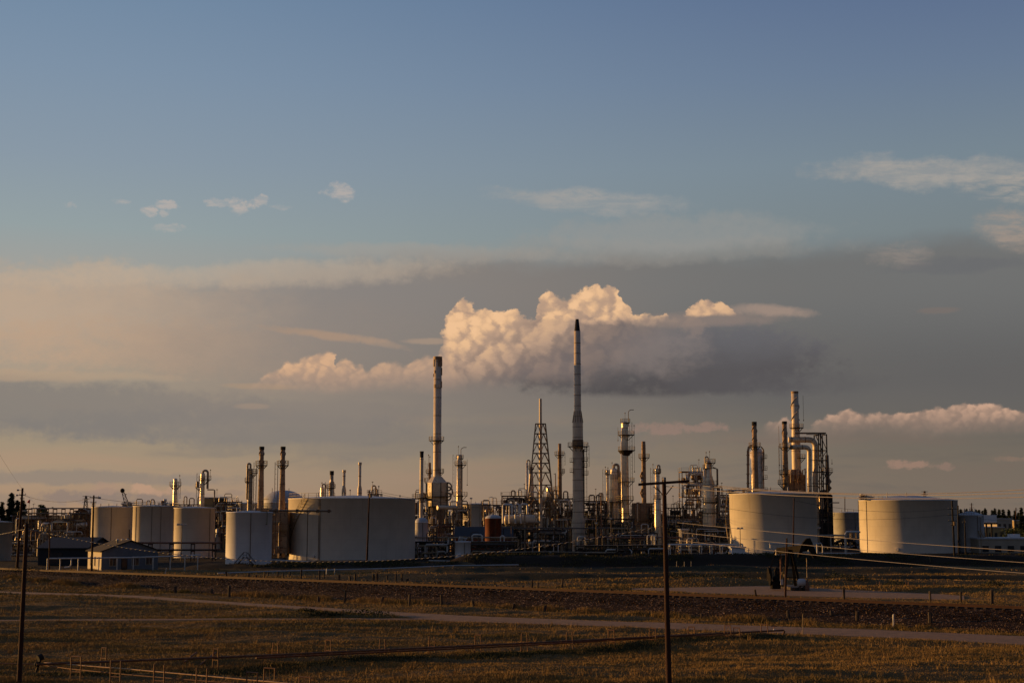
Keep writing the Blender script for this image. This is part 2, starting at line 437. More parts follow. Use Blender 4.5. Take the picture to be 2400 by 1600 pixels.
# ------------------------------------------------------------------ materials
def mat(name, base, rough=0.6, metal=0.0, var=0.25, scale=0.5, streak=0.0, streak_col=(0.10, 0.05, 0.02), bump=0.0, bscale=4.0,
        rust=0.0, rust_col=(0.16, 0.055, 0.018), course=0.0, spec=0.4):
    m = bpy.data.materials.new(name); m.use_nodes = True
    nt = m.node_tree; b = nt.nodes['Principled BSDF']; T = NT(nt)
    p = E(T, T.new('ShaderNodeNewGeometry').outputs['Position'])
    x, y, z = p.sep()
    n1 = T.noise(p, scale, 5, 0.6)
    dark = tuple(c*(1-var) for c in base); light = tuple(min(1, c*(1+var*0.6)) for c in base)
    c = T.mix(T.ss(n1, 0.3, 0.7), dark, light)
    if streak:
        ns = T.noise(T.vec(x*1.6, y*1.6, z*0.10), 1.0, 4, 0.6)
        c = T.mix(T.ss(ns, 0.52, 0.75)*streak, c, streak_col)
    if course:
        fr = T.m('FRACT', z*(1/2.44)); ln = T.ss(T.m('ABSOLUTE', fr-0.5), 0.485, 0.5)
        c = T.mix(ln*course, c, tuple(q*0.55 for q in base))
    if rust:
        nr = T.noise(p, scale*1.7+0.4, 6, 0.65)
        rm = T.ss(nr, 0.62-rust*0.25, 0.72-rust*0.25)
        c = T.mix(rm, c, rust_col)
        if metal: T.put(b.inputs['Metallic'], T.m('MULTIPLY', 1.0-rm, metal))
        T.put(b.inputs['Roughness'], rm*(0.85-rough)+rough)
    else:
        b.inputs['Metallic'].default_value = metal
        T.put(b.inputs['Roughness'], T.m('MULTIPLY_ADD', n1, 0.25, rough-0.12, clamp=True))
    T.put(b.inputs['Base Color'], c)
    b.inputs['Specular IOR Level'].default_value = spec
    if bump:
        bn = T.new('ShaderNodeBump'); bn.inputs['Strength'].default_value = bump; bn.inputs['Distance'].default_value = 0.1
        T.put(bn.inputs['Height'], T.noise(p, bscale, 4, 0.6)); nt.links.new(bn.outputs[0], b.inputs['Normal'])
    return m

MT = dict(
    tank=mat('tank_paint', (0.64, 0.575, 0.48), 0.62, 0, 0.07, 0.3, 0.24, (0.36, 0.27, 0.18), course=0.5),
    tank_white=mat('tank_white_paint', (0.70, 0.69, 0.70), 0.55, 0, 0.07, 0.4, 0.24, (0.40, 0.31, 0.23), course=0.5),
    roof=mat('tank_roof_paint', (0.40, 0.40, 0.40), 0.6, 0, 0.12, 0.5),
    silver=mat('insulation_cladding', (0.74, 0.60, 0.42), 0.33, 0.45, 0.22, 1.2, 0.12, (0.2, 0.16, 0.12), bump=0.35, bscale=1.4),
    stack=mat('stack_shell_paint', (0.60, 0.48, 0.34), 0.5, 0.05, 0.12, 0.5, 0.18, (0.20, 0.13, 0.09)),
    rustst=mat('rusty_stack_steel', (0.32, 0.205, 0.115), 0.65, 0.05, 0.3, 0.5, 0.3, (0.10, 0.05, 0.028), rust=0.3, rust_col=(0.13, 0.062, 0.03)),
    rust=mat('rusted_plate', (0.17, 0.045, 0.018), 0.8, 0, 0.35, 0.9, 0.3, (0.08, 0.03, 0.02)),
    fieldrust=mat('sunbleached_rusty_pipe', (0.20, 0.085, 0.032), 0.7, 0, 0.3, 3.0),
    rustpipe=mat('rusted_pipe', (0.17, 0.075, 0.035), 0.65, 0.1, 0.4, 3.0, rust=0.3),
    steel=mat('grey_structural_steel', (0.17, 0.115, 0.065), 0.65, 0.1, 0.3, 1.5, rust=0.35),
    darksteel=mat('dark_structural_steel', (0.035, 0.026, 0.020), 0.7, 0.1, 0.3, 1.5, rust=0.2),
    rail=mat('handrail_paint', (0.26, 0.185, 0.085), 0.6, 0, 0.2, 2.0),
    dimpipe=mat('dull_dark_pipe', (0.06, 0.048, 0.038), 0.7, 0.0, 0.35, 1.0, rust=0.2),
    pipe=mat('grey_process_pipe', (0.36, 0.27, 0.17), 0.5, 0.15, 0.3, 1.0, rust=0.25),
    wpipe=mat('white_process_pipe', (0.58, 0.55, 0.50), 0.45, 0.1, 0.12, 1.5, rust=0.05),
    furn=mat('furnace_casing', (0.30, 0.21, 0.13), 0.65, 0.1, 0.25, 0.6, 0.4, (0.12, 0.06, 0.035), rust=0.25),
    duct=mat('duct_cladding', (0.60, 0.49, 0.34), 0.45, 0.12, 0.15, 0.8, rust=0.2),
    black=mat('soot_black_steel', (0.014, 0.011, 0.010), 0.85, 0, 0.3, 1.0),
    sunlit_pipe=mat('sun_glinting_pipe', (0.46, 0.27, 0.11), 0.4, 0.2, 0.3, 3.0, rust=0.1),  # brighter rusty pipe, the sunlit gold is put into its base colour
    wood=mat('creosoted_pole_wood', (0.040, 0.012, 0.006), 0.9, 0, 0.35, 1.5, 0.3, (0.03, 0.015, 0.01), bump=0.3, bscale=14),
    oldwood=mat('weathered_post_wood', (0.06, 0.042, 0.03), 0.9, 0, 0.35, 3.0, bump=0.3, bscale=10),
    wire=mat('aluminium_conductor', (0.46, 0.40, 0.34), 0.45, 0.15, 0.1, 1.0),
    darkwire=mat('black_cable', (0.03, 0.03, 0.03), 0.6, 0, 0.1, 1.0),
    insul=mat('porcelain', (0.5, 0.46, 0.42), 0.25, 0, 0.1, 4.0),
    concrete=mat('concrete', (0.30, 0.28, 0.25), 0.9, 0, 0.2, 1.2, bump=0.2),
    sand=mat('pale_dirt', (0.25, 0.14, 0.078), 0.95, 0, 0.22, 0.9, bump=0.35, bscale=6),
    shed=mat('blue_grey_sheeting', (0.020, 0.024, 0.030), 0.9, 0.0, 0.2, 0.7, 0.2, (0.05, 0.04, 0.035)),
    siding=mat('cream_siding', (0.46, 0.40, 0.31), 0.75, 0, 0.12, 0.8, 0.15, (0.3, 0.25, 0.2)),
    sidingblue=mat('pale_blue_siding', (0.13, 0.14, 0.16), 0.75, 0, 0.12, 0.8),
    shingle=mat('roof_shingles', (0.028, 0.020, 0.017), 0.97, 0, 0.25, 1.5, bump=0.3, bscale=8),
    glass=mat('window_glass', (0.03, 0.035, 0.04), 0.08, 0, 0.1, 1.0, spec=0.6),
    beige=mat('beige_wall', (0.36, 0.31, 0.24), 0.8, 0, 0.12, 0.6, 0.1, (0.2, 0.15, 0.1)),
    yellow=mat('ochre_wall', (0.36, 0.26, 0.12), 0.8, 0, 0.15, 0.8),
    oldgreen=mat('green_corroded_platform', (0.16, 0.15, 0.06), 0.7, 0, 0.3, 2.0, rust=0.3),
    ties=mat('oiled_sleeper_wood', (0.05, 0.035, 0.028), 0.9, 0, 0.3, 2.0),
    railhead=mat('rusty_rail', (0.075, 0.030, 0.013), 0.7, 0.2, 0.25, 2.0),
    red=mat('windsock_cloth', (0.55, 0.06, 0.05), 0.8, 0, 0.1, 2.0),
    blackpaint=mat('worn_black_paint', (0.018, 0.015, 0.012), 0.9, 0, 0.4, 2.0, spec=0.05),
    bark=mat('bark', (0.06, 0.042, 0.03), 0.9, 0, 0.3, 3.0),
)
def leafmat(name, base, var=0.5, sc=0.6):
    m = mat(name, base, 0.75, 0, var, sc, spec=0.15)
    return m
MT['conifer'] = leafmat('conifer_needles', (0.035, 0.045, 0.022))
MT['leaf'] = leafmat('broadleaf_foliage', (0.06, 0.075, 0.025))
# ------------------------------------------------------------------ terrain
RA = G(0, 1333, 1.75); RB = G(2400, 1425, 1.75)
rdir = Vector((RB.x-RA.x, RB.y-RA.y)).normalized(); rnor = Vector((rdir.y, -rdir.x))
if rnor.y > 0: rnor = -rnor         # towards the camera
BALLAST = 1.5
def lerp_poly(pts, x):
    xs = [p[0] for p in pts]; ys = [p[1] for p in pts]
    return np.interp(x, xs, ys)
road_top = [(-300, 1378), (0, 1385), (300, 1394), (700, 1420), (974, 1436), (1110, 1443), (1400, 1454), (1700, 1463), (2000, 1473), (2400, 1490), (2900, 1513)]
road_bot = [(-300, 1381), (0, 1389), (300, 1400), (700, 1427), (906, 1441), (1042, 1455), (1400, 1466), (1700, 1478), (2000, 1490), (2400, 1510), (2900, 1538)]
trk_top = [(-300, 1456), (0, 1452.5), (500, 1449.5), (1000, 1449), (1100, 1450)]
trk_bot = [(-300, 1459), (0, 1455.5), (500, 1452), (1000, 1452), (1100, 1453)]
pad_top = [(1480, 1378), (1650, 1375), (1800, 1372), (2000, 1382), (2200, 1391), (2260, 1396)]
pad_bot = [(1480, 1382), (1650, 1389), (1800, 1394), (2000, 1400), (2200, 1404), (2260, 1404)]
def to_ground(pts): return [G(a, b).xy for a, b in pts]
SHEETS = [('dirt_road', to_ground(road_top), to_ground(road_bot)), ('dirt_track', to_ground(trk_top), to_ground(trk_bot)),
          ('dirt_pad', to_ground(pad_top), to_ground(pad_bot))]
# vectorised value noise
def vnoise(x, y, seed):
    xi = np.floor(x).astype(np.int64); yi = np.floor(y).astype(np.int64)
    fx = x-xi; fy = y-yi; fx = fx*fx*(3-2*fx); fy = fy*fy*(3-2*fy)
    def h(a, b):
        n = (a*374761393 + b*668265263 + seed*974634777) & 0xffffffff
        n = ((n ^ (n >> 13))*1274126177) & 0xffffffff
        return ((n ^ (n >> 16)) & 0xffff)/65535.0
    return (h(xi, yi)*(1-fx)+h(xi+1, yi)*fx)*(1-fy)+(h(xi, yi+1)*(1-fx)+h(xi+1, yi+1)*fx)*fy
def fbm(x, y, seed, o=4, g=0.5):
    s = 0; a = 1; t = 0
    for k in range(o):
        s = s+a*vnoise(x*2**k, y*2**k, seed+k*17); t += a; a *= g
    return s/t
def sst(v, a, b):
    t = np.clip((v-a)/(b-a), 0, 1); return t*t*(3-2*t)
def strip_mask(x, y, top, bot, pad):
    """1 inside the strip between two polylines given as functions of x"""
    tx = np.array([p[0] for p in top]); ty = np.array([p[1] for p in top]); o = np.argsort(tx)
    bx = np.array([p[0] for p in bot]); by = np.array([p[1] for p in bot]); q = np.argsort(bx)
    yt = np.interp(x, tx[o], ty[o]); yb = np.interp(x, bx[q], by[q])
    ins = sst(y, yb-pad, yb)*(1-sst(y, yt, yt+pad))
    return ins*sst(x, min(tx.min(), bx.min())-pad, min(tx.min(), bx.min()))*(1-sst(x, max(tx.max(), bx.max()), max(tx.max(), bx.max())+pad))
def terrain(x, y):
    x = np.asarray(x, float); y = np.asarray(y, float)
    near = 1-sst(y, 230, 420)
    h = (fbm(x*0.055, y*0.10, 3, 4)-0.5)*1.1*near + (fbm(x*0.09, y*0.42, 9, 5, 0.6)-0.5)*0.75*near
    h += (fbm(x*1.3, y*2.2, 21, 2)-0.5)*0.14*(1-sst(y, 130, 200))
    flat = np.zeros_like(x)
    for nm, t, b in SHEETS: flat = np.maximum(flat, strip_mask(x, y, t, b, 3.0))
    h *= 1-flat
    # railway embankment
    t = (x-RA.x)*rnor.x+(y-RA.y)*rnor.y
    e = (1-sst(np.abs(t+0.4), 2.2, 6.0))
    f2 = 1-sst(np.abs(t-1.5), 7.0, 11.0)
    h = h*(1-0.85*f2)
    bank = np.where(t > 0, 1-np.clip((t-1.8)/7.2, 0, 1), 1-np.clip((-t-2.3)/2.2, 0, 1))
    h = h+bank*BALLAST
    for (yc, hh, x0, x1) in RIDGES:
        yy = y-yc-(fbm(x*0.03, x*0+yc, 6, 2)-0.5)*9+x*0.06
        pr = np.where(yy < 0, sst(yy, -4.5, 0), 1-sst(yy, 0, 15))
        h = h+hh*pr*sst(x, x0-15, x0+15)*(0.5+fbm(x*0.05, x*0+3*yc, 8, 2))*(1-bank)*(1-flat)
    # earth mounds beside the line at the left
    for (mx, my, rx, ry, hh) in MOUNDS: h = h+hh*np.exp(-((x-mx)/rx)**2-((y-my)/ry)**2)*(1-bank)
    # tank farm dyke: a low earth bank in front of the plant
    for (x0, x1, yc, hh) in DYKES:
        c = (1-sst(np.abs(y-yc-(fbm(x*0.02, x*0+1, 5, 2)-0.5)*4), 1.0, 6.5))*sst(x, x0-6, x0)*(1-sst(x, x1, x1+6))
        h = h+c*(hh+(fbm(x*0.12, y*0.12, 31, 4, 0.6)-0.5)*1.1)
    return h
RIDGES = [(268, 0.9, -20, 400), (243, 0.8, -10, 400), (221, 0.8, 10, 400), (204, 0.6, 40, 400)]
MOUNDS = [(G(180, 1368).x, G(180, 1368).y, 16, 5, 0.9), (G(300, 1375).x, G(300, 1375).y, 12, 4, 1.1), (G(60, 1372).x, G(60, 1372).y, 20, 4, 0.7),
          (G(380, 1383).x, G(380, 1383).y, 8, 3, 0.8)]
DYKES = [(X(1085, 300), 400, 303, 2.1), (X(510, 296), X(1085, 296), 287, 1.0)]
def gz(x, y): return float(terrain(np.array([x]), np.array([y]))[0])

def grid_mesh(name, xs, ys, mat_):
    nx, ny = len(xs), len(ys)
    gx, gy = np.meshgrid(xs, ys)
    z = terrain(gx.ravel(), gy.ravel())
    co = np.stack([gx.ravel(), gy.ravel(), z], 1).astype(np.float32)
    me = bpy.data.meshes.new(name)
    me.vertices.add(nx*ny); me.vertices.foreach_set('co', co.ravel())
    i = np.arange((ny-1)*(nx-1)); r = i//(nx-1); c = i % (nx-1); a = r*nx+c
    q = np.stack([a, a+1, a+nx+1, a+nx], 1).astype(np.int32)
    me.loops.add(q.size); me.loops.foreach_set('vertex_index', q.ravel())
    me.polygons.add(len(q)); me.polygons.foreach_set('loop_start', np.arange(0, q.size, 4, dtype=np.int32))
    me.polygons.foreach_set('loop_total', np.full(len(q), 4, np.int32))
    me.polygons.foreach_set('use_smooth', np.ones(len(q), bool))
    me.update(); me.validate(); me.materials.append(mat_)
    o = bpy.data.objects.new(name, me); COL.objects.link(o)
    return o
def soil_material():
    m = bpy.data.materials.new('dry_field_soil'); m.use_nodes = True
    nt = m.node_tree; b = nt.nodes['Principled BSDF']; T = NT(nt)
    p = E(T, T.new('ShaderNodeNewGeometry').outputs['Position']); x, y, z = p.sep()
    n1 = T.noise(T.vec(x*0.025, y*0.12, 0), 1.0, 6, 0.62); n2 = T.noise(p, 0.9, 5, 0.65); n3 = T.noise(p, 5.0, 4, 0.7)
    c = T.ramp(n1, [(0.30, (0.075, 0.055, 0.016)), (0.45, (0.14, 0.080, 0.024)), (0.6, (0.18, 0.100, 0.032)), (0.75, (0.10, 0.065, 0.02))])
    c = T.mix(T.ss(n2, 0.4, 0.7)*0.6, c, (0.06, 0.048, 0.022))
    c = T.mix(T.ss(n3, 0.35, 0.7)*0.5, c, (0.20, 0.13, 0.06))
    shade_band = T.ss(y+(n2-0.5)*8+x*0.05, 262, 267)*T.ss(y+(n2-0.5)*8, 283, 279)  # shade stripes across the field, put into the soil colour as dark bands
    shade_band = shade_band.max(T.ss(y+(n2-0.5)*8+x*0.05, 222, 228)*T.ss(y+(n2-0.5)*9+x*0.05, 251, 246))*T.ss(x, -50, -25)
    c = T.mix(shade_band*0.88, c, (0.026, 0.024, 0.012))
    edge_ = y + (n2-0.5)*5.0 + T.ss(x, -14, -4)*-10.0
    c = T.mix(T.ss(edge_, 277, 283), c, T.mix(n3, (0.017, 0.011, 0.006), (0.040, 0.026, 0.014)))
    T.put(b.inputs['Base Color'], c); b.inputs['Roughness'].default_value = 0.95; b.inputs['Specular IOR Level'].default_value = 0.1
    bn = T.new('ShaderNodeBump'); bn.inputs['Strength'].default_value = 0.6; bn.inputs['Distance'].default_value = 0.15
    T.put(bn.inputs['Height'], n3+n2); nt.links.new(bn.outputs[0], b.inputs['Normal'])
    return m
def spaced(lo, hi, a, b, step, g=1.07):
    core = list(np.arange(lo, hi+1e-6, step)); s = step; up = [core[-1]]
    while up[-1] < b: s *= g; up.append(up[-1]+s)
    s = step; dn = [core[0]]
    while dn[-1] > a: s *= g; dn.append(dn[-1]-s)
    return np.array(sorted(set(dn[1:]+core+up[1:])))
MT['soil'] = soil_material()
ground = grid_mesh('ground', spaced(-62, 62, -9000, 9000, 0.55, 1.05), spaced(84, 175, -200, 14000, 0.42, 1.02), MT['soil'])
tag(ground, None, None, kind='structure')

for nm, t, b in SHEETS:
    mb = MB(); n = 60
    tp = np.array([tuple(p) for p in t]); bp = np.array([tuple(p) for p in b])
    k = np.linspace(0, len(tp)-1, n); kb = np.linspace(0, len(bp)-1, n)
    ii = np.arange(len(tp)); jj = np.arange(len(bp))
    tt = np.stack([np.interp(k, ii, tp[:, 0]), np.interp(k, ii, tp[:, 1])], 1); bb = np.stack([np.interp(kb, jj, bp[:, 0]), np.interp(kb, jj, bp[:, 1])], 1)
    vs = []
    rnd = random.Random(len(nm))
    for q in range(n):
        wob = (vnoise(np.array([q*0.8]), np.array([0.5]), 4)[0]-0.5)*0.8; wo2 = (vnoise(np.array([q*0.9]), np.array([7.5]), 8)[0]-0.5)*0.8
        for f in (0, 0.25, 0.5, 0.75, 1): 
            px_ = bb[q]*(1-f)+tt[q]*f+np.array([0, wob*(1-f)+wo2*f])
            vs.append((px_[0], px_[1], 0.06+0.02*math.sin(f*math.pi*3)-0.05*(f in (0, 1))))
    fs = [(q*5+i, (q+1)*5+i, (q+1)*5+i+1, q*5+i+1) for q in range(n-1) for i in range(4)]
    mb.add(vs, fs, True); o = mb.build(nm, MT['sand']); tag(o, None, None, kind='structure')

# ballast shoulder: a stony sheet on the embankment
def ballast_material():
    m = bpy.data.materials.new('track_ballast_stone'); m.use_nodes = True
    nt = m.node_tree; b = nt.nodes['Principled BSDF']; T = NT(nt)
    p = E(T, T.new('ShaderNodeNewGeometry').outputs['Position'])
    vr = T.new('ShaderNodeTexVoronoi'); T.put(vr.inputs['Vector'], p); vr.inputs['Scale'].default_value = 7.0
    c = T.ramp(E(T, vr.outputs['Color']).sep()[0], [(0, (0.012, 0.005, 0.0022)), (0.6, (0.026, 0.012, 0.0055)), (0.84, (0.044, 0.021, 0.010)), (0.93, (0.20, 0.115, 0.06)), (1, (0.42, 0.27, 0.16))])
    n = T.noise(p, 0.25, 4, 0.6)
    c = T.mix(T.ss(n, 0.4, 0.65)*0.5, c, (0.030, 0.016, 0.008))
    T.put(b.inputs['Base Color'], c); b.inputs['Specular IOR Level'].default_value = 0.1; b.inputs['Roughness'].default_value = 0.95
    bn = T.new('ShaderNodeBump'); bn.inputs['Strength'].default_value = 1.0; bn.inputs['Distance'].default_value = 0.12
    T.put(bn.inputs['Height'], E(T, vr.outputs['Distance'])); nt.links.new(bn.outputs[0], b.inputs['Normal'])
    return m
MT['ballast'] = ballast_material()
def along(s, t, z=0.0): return Vector((RA.x+rdir.x*s+rnor.x*t, RA.y+rdir.y*s+rnor.y*t, z))
LEN = (RB.xy-RA.xy).length
mb = MB(); ss_ = np.arange(-90, LEN+60, 1.2); tt_ = [-3.6, -2.6, -2.1, -1, 0, 1, 1.9, 3.4, 5.0, 6.8, 8.6]
vs = []
for a in ss_:
    for b in tt_:
        q = along(a, b+(random.random()-0.5)*0.25*(abs(b) > 2)); vs.append((q.x, q.y, 0))
arr = np.array(vs); zz = terrain(arr[:, 0], arr[:, 1])+0.10
edge = np.tile(np.array([0, .6, 1, 1, 1, 1, 1, 1, 1, .8, -0.2]), len(ss_))
zz = zz*1.0+(edge-0.7)*0.12+(np.random.RandomState(3).rand(len(zz))-0.5)*0.07
vs = [(v[0], v[1], z) for v, z in zip(vs, zz)]
nt_ = len(tt_)
mb.add(vs, [(i*nt_+k, (i+1)*nt_+k, (i+1)*nt_+k+1, i*nt_+k+1) for i in range(len(ss_)-1) for k in range(nt_-1)], True)
o = mb.build('railway_ballast', MT['ballast']); tag(o, None, None, kind='structure')
# loose stones catching the light on the shoulder
rs = np.random.RandomState(5); mb = MB()
for k in range(9000):
    s_ = rs.uniform(-5, LEN+5); t_ = rs.uniform(1.6, 5.6); q = along(s_, t_); r_ = rs.uniform(0.05, 0.12)
    mb.v.append((q.x, q.y, r_))     # placeholder, filled below
qs = np.array(mb.v); hz = terrain(qs[:, 0], qs[:, 1])+0.12
mb = MB()
for (x_, y_, r_), z_ in zip(qs, hz):
    j = [rs.uniform(0.6, 1.3) for _ in range(6)]
    mb.add([(x_-r_*j[0], y_, z_), (x_, y_-r_*j[1], z_), (x_+r_*j[2], y_, z_), (x_, y_+r_*j[3], z_), (x_, y_, z_+r_*j[4])], [(0, 1, 4), (1, 2, 4), (2, 3, 4), (3, 0, 4)])
o = mb.build('ballast_stones', MT['ballast']); tag(o, 'loose broken stones covering the shoulder of the railway bank', 'gravel', kind='stuff')

# track: two rails and sleepers
TOPZ = BALLAST+0.14
t = thing('railway_track', 'rusty railway track running along the top of the stony bank', 'railway track', along(LEN/2, 0, TOPZ))
for side in (-0.72, 0.72):
    m = MB(); n = 40
    for (w_, z0, z1) in ((0.14, 0.0, 0.03), (0.03, 0.03, 0.13), (0.075, 0.13, 0.18)):
        a = along(-90, side, TOPZ+0.10+(z0+z1)/2); b = along(LEN+60, side, TOPZ+0.10+(z0+z1)/2)
        m.bar(a, b, w_, z1-z0)
    m.build('rail', MT['railhead'], t)
m = MB()
for k in range(int((LEN+150)/0.9)):
    a = along(-90+k*0.9, -1.3, TOPZ+0.0); b = along(-90+k*0.9, 1.3, TOPZ+0.0); m.bar(a, b, 0.24, 0.2)
o = m.build('sleepers', MT['ties'], t); o['kind'] = 'stuff'

# ------------------------------------------------------------------ dry grass
def grass_material(name, cols):
    m = bpy.data.materials.new(name); m.use_nodes = True
    nt = m.node_tree; b = nt.nodes['Principled BSDF']; T = NT(nt)
    p = E(T, T.new('ShaderNodeNewGeometry').outputs['Position']); x, y, z = p.sep()
    n = T.noise(T.vec(x*0.03, y*0.13, 0), 1.0, 7, 0.7)
    T.put(b.inputs['Base Color'], T.ramp(n, [(0.32, cols[0]), (0.45, cols[1]), (0.58, cols[2]), (0.72, cols[3])]))
    b.inputs['Roughness'].default_value = 0.8; b.inputs['Specular IOR Level'].default_value = 0.15
    return m
MT['grass'] = grass_material('dry_grass_blades', [(0.10, 0.085, 0.024), (0.24, 0.150, 0.046), (0.32, 0.195, 0.065), (0.15, 0.11, 0.034)])
def tuft_object(name, pts, hs, mat_, seed, blades=5, wid=0.035, spread=0.16):
    rs = np.random.RandomState(seed); n = len(pts)
    z = terrain(pts[:, 0], pts[:, 1])-0.02
    N = n*blades
    base = np.repeat(np.stack([pts[:, 0], pts[:, 1], z], 1), blades, 0); H = np.repeat(hs, blades)*rs.uniform(0.55, 1.15, N)
    off = rs.normal(0, spread, (N, 2)); base[:, :2] += off
    a = rs.uniform(0, 2*np.pi, N); w_ = wid*rs.uniform(0.7, 1.5, N)
    lean = rs.normal(0.10, 0.30, (N, 2))*H[:, None]
    dx_ = np.cos(a)*w_; dy_ = np.sin(a)*w_
    v0 = base+np.stack([dx_, dy_, np.zeros(N)], 1); v1 = base-np.stack([dx_, dy_, np.zeros(N)], 1)
    v2 = base+np.stack([lean[:, 0], lean[:, 1], H], 1)
    co = np.stack([v0, v1, v2], 1).reshape(-1, 3).astype(np.float32)
    me = bpy.data.meshes.new(name); me.vertices.add(3*N); me.vertices.foreach_set('co', co.ravel())
    me.loops.add(3*N); me.loops.foreach_set('vertex_index', np.arange(3*N, dtype=np.int32))
    me.polygons.add(N); me.polygons.foreach_set('loop_start', np.arange(0, 3*N, 3, dtype=np.int32)); me.polygons.foreach_set('loop_total', np.full(N, 3, np.int32))
    me.update(); me.materials.append(mat_)
    o = bpy.data.objects.new(name, me); COL.objects.link(o); return o
def scatter(n, y0, y1, seed, power=1.6, half=0.40):
    rs = np.random.RandomState(seed)
    u = rs.rand(n)
    y = 1/((1/y0**power)*(1-u)+(1/y1**power)*u)**(1/power)       # denser near the camera
    x = rs.uniform(-half, half, n)*y
    keep = np.ones(n, bool)
    for nm, t_, b_ in SHEETS: keep &= strip_mask(x, y, t_, b_, 0.4) < (0.45 if nm != 'dirt_track' else 0.6)
    t_ = (x-RA.x)*rnor.x+(y-RA.y)*rnor.y
    onbank = (t_ > -3.4) & (t_ < 8.0)
    keep &= ~(onbank & (rs.rand(n) > 0.05*(t_ > 2.6)))
    cl = fbm(x*0.055, y*0.26, 77, 5, 0.62)
    keep &= (rs.rand(n) < sst(cl, 0.22, 0.55)*0.75+0.25)
    x, y, cl = x[keep], y[keep], cl[keep]
    return np.stack([x, y], 1), 0.09+0.17*sst(cl, 0.30, 0.75)
pts, hs = scatter(420000, 84, 215, 11)
o = tuft_object('dry_grass', pts, hs, MT['grass'], 12, 3, 0.022, 0.28)
tag(o, 'dry brown grass covering the open field', 'grass', kind='stuff')
pts, hs = scatter(60000, 190, 296, 14, 1.2)
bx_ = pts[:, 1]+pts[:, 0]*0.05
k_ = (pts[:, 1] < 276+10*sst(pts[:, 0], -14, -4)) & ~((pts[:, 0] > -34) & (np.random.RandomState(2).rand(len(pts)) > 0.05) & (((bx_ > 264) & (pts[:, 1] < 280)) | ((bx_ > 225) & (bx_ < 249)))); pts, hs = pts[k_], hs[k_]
o = tuft_object('far_grass', pts, hs*1.25, MT['grass'], 15, 4, 0.06, 0.4)
tag(o, 'dry grass and low scrub between the railway and the tanks', 'grass', kind='stuff')
# taller fringe of grass along the foot of the bank and the road edges
rs = np.random.RandomState(8); fr = []
for k in range(9000):
    s_ = rs.uniform(-10, LEN+10); t_ = abs(rs.normal(0, 0.7))+8.5; q = along(s_, t_)
    fr.append((q.x, q.y))
fr = np.array(fr); cl = fbm(fr[:, 0]*0.25, fr[:, 1]*0.4, 55, 4, 0.6)
o = tuft_object('verge_grass', fr, 0.15+0.55*sst(cl, 0.35, 0.7), MT['grass'], 9, 5, 0.03, 0.12)
tag(o, 'taller tawny grass along the foot of the railway bank', 'grass', kind='stuff')
# low dark weeds and bushes, each with its own leaves
MT['weed'] = grass_material('dark_weed_leaves', [(0.03, 0.035, 0.012), (0.05, 0.05, 0.02), (0.07, 0.06, 0.025), (0.05, 0.04, 0.02)])
def leafy(mb, c, rx, ry, rz, n, size, rs):
    for _ in range(n):
        d = rs.normal(size=3); d /= np.linalg.norm(d); r_ = rs.uniform(0.35, 1.0)**0.6
        p_ = np.array([c[0]+d[0]*rx*r_, c[1]+d[1]*ry*r_, c[2]+abs(d[2])*rz*r_])
        u = rs.normal(size=3); u /= np.linalg.norm(u); v = np.cross(u, rs.normal(size=3)); v /= np.linalg.norm(v)
        s_ = size*rs.uniform(0.6, 1.4)
        mb.add([p_-u*s_, p_+v*s_*0.6, p_+u*s_, p_-v*s_*0.6], [(0, 1, 2, 3)])
bush_spots = [(60, 1362, 3.5, 1.0), (850, 1443, 3.4, .7), (1660, 1366, 3.0, 1.1), (1720, 1368, 2.2, 1.0), (1600, 1368, 3.2, 1.1),
              (1960, 1366, 2.4, 1.2), (2010, 1370, 2.2, 1.0), (2100, 1374, 2.2, .9), (2330, 1378, 2.0, .9), (760, 1446, 2.0, .5), (720, 1440, 1.5, .6)]
for k, (a, b, w_, h_) in enumerate(bush_spots):
    g = G(a, b); g.z = gz(g.x, g.y); m = MB(); leafy(m, g, w_, w_*0.5, h_, 420, 0.10, np.random.RandomState(k+40))
    o = m.build('scrub_bush', MT['weed'], None, g)
    tag(o, ['low dark scrub bush on the earth mound by the far left rail', 'flat green scrub patch beside the middle of the dirt road', 'dark scrub bush left of the pumpjack, beyond the rail',
            'small dark scrub bush nearest the left side of the pumpjack', 'dark scrub bush right of the tall brown pole, beyond the rail', 'scrub bush right of the pumpjack on the pale dirt pad',
            'second scrub bush right of the pumpjack behind the dirt pad', 'scrub bush between the thin twin posts behind the dirt pad', 'scrub bush behind the rail at the right edge',
            'small green weed patch in the grass left of the road junction', 'tiny weed clump left end of the green patch by the road'][k], 'bush', 'scrub bushes on the open ground')
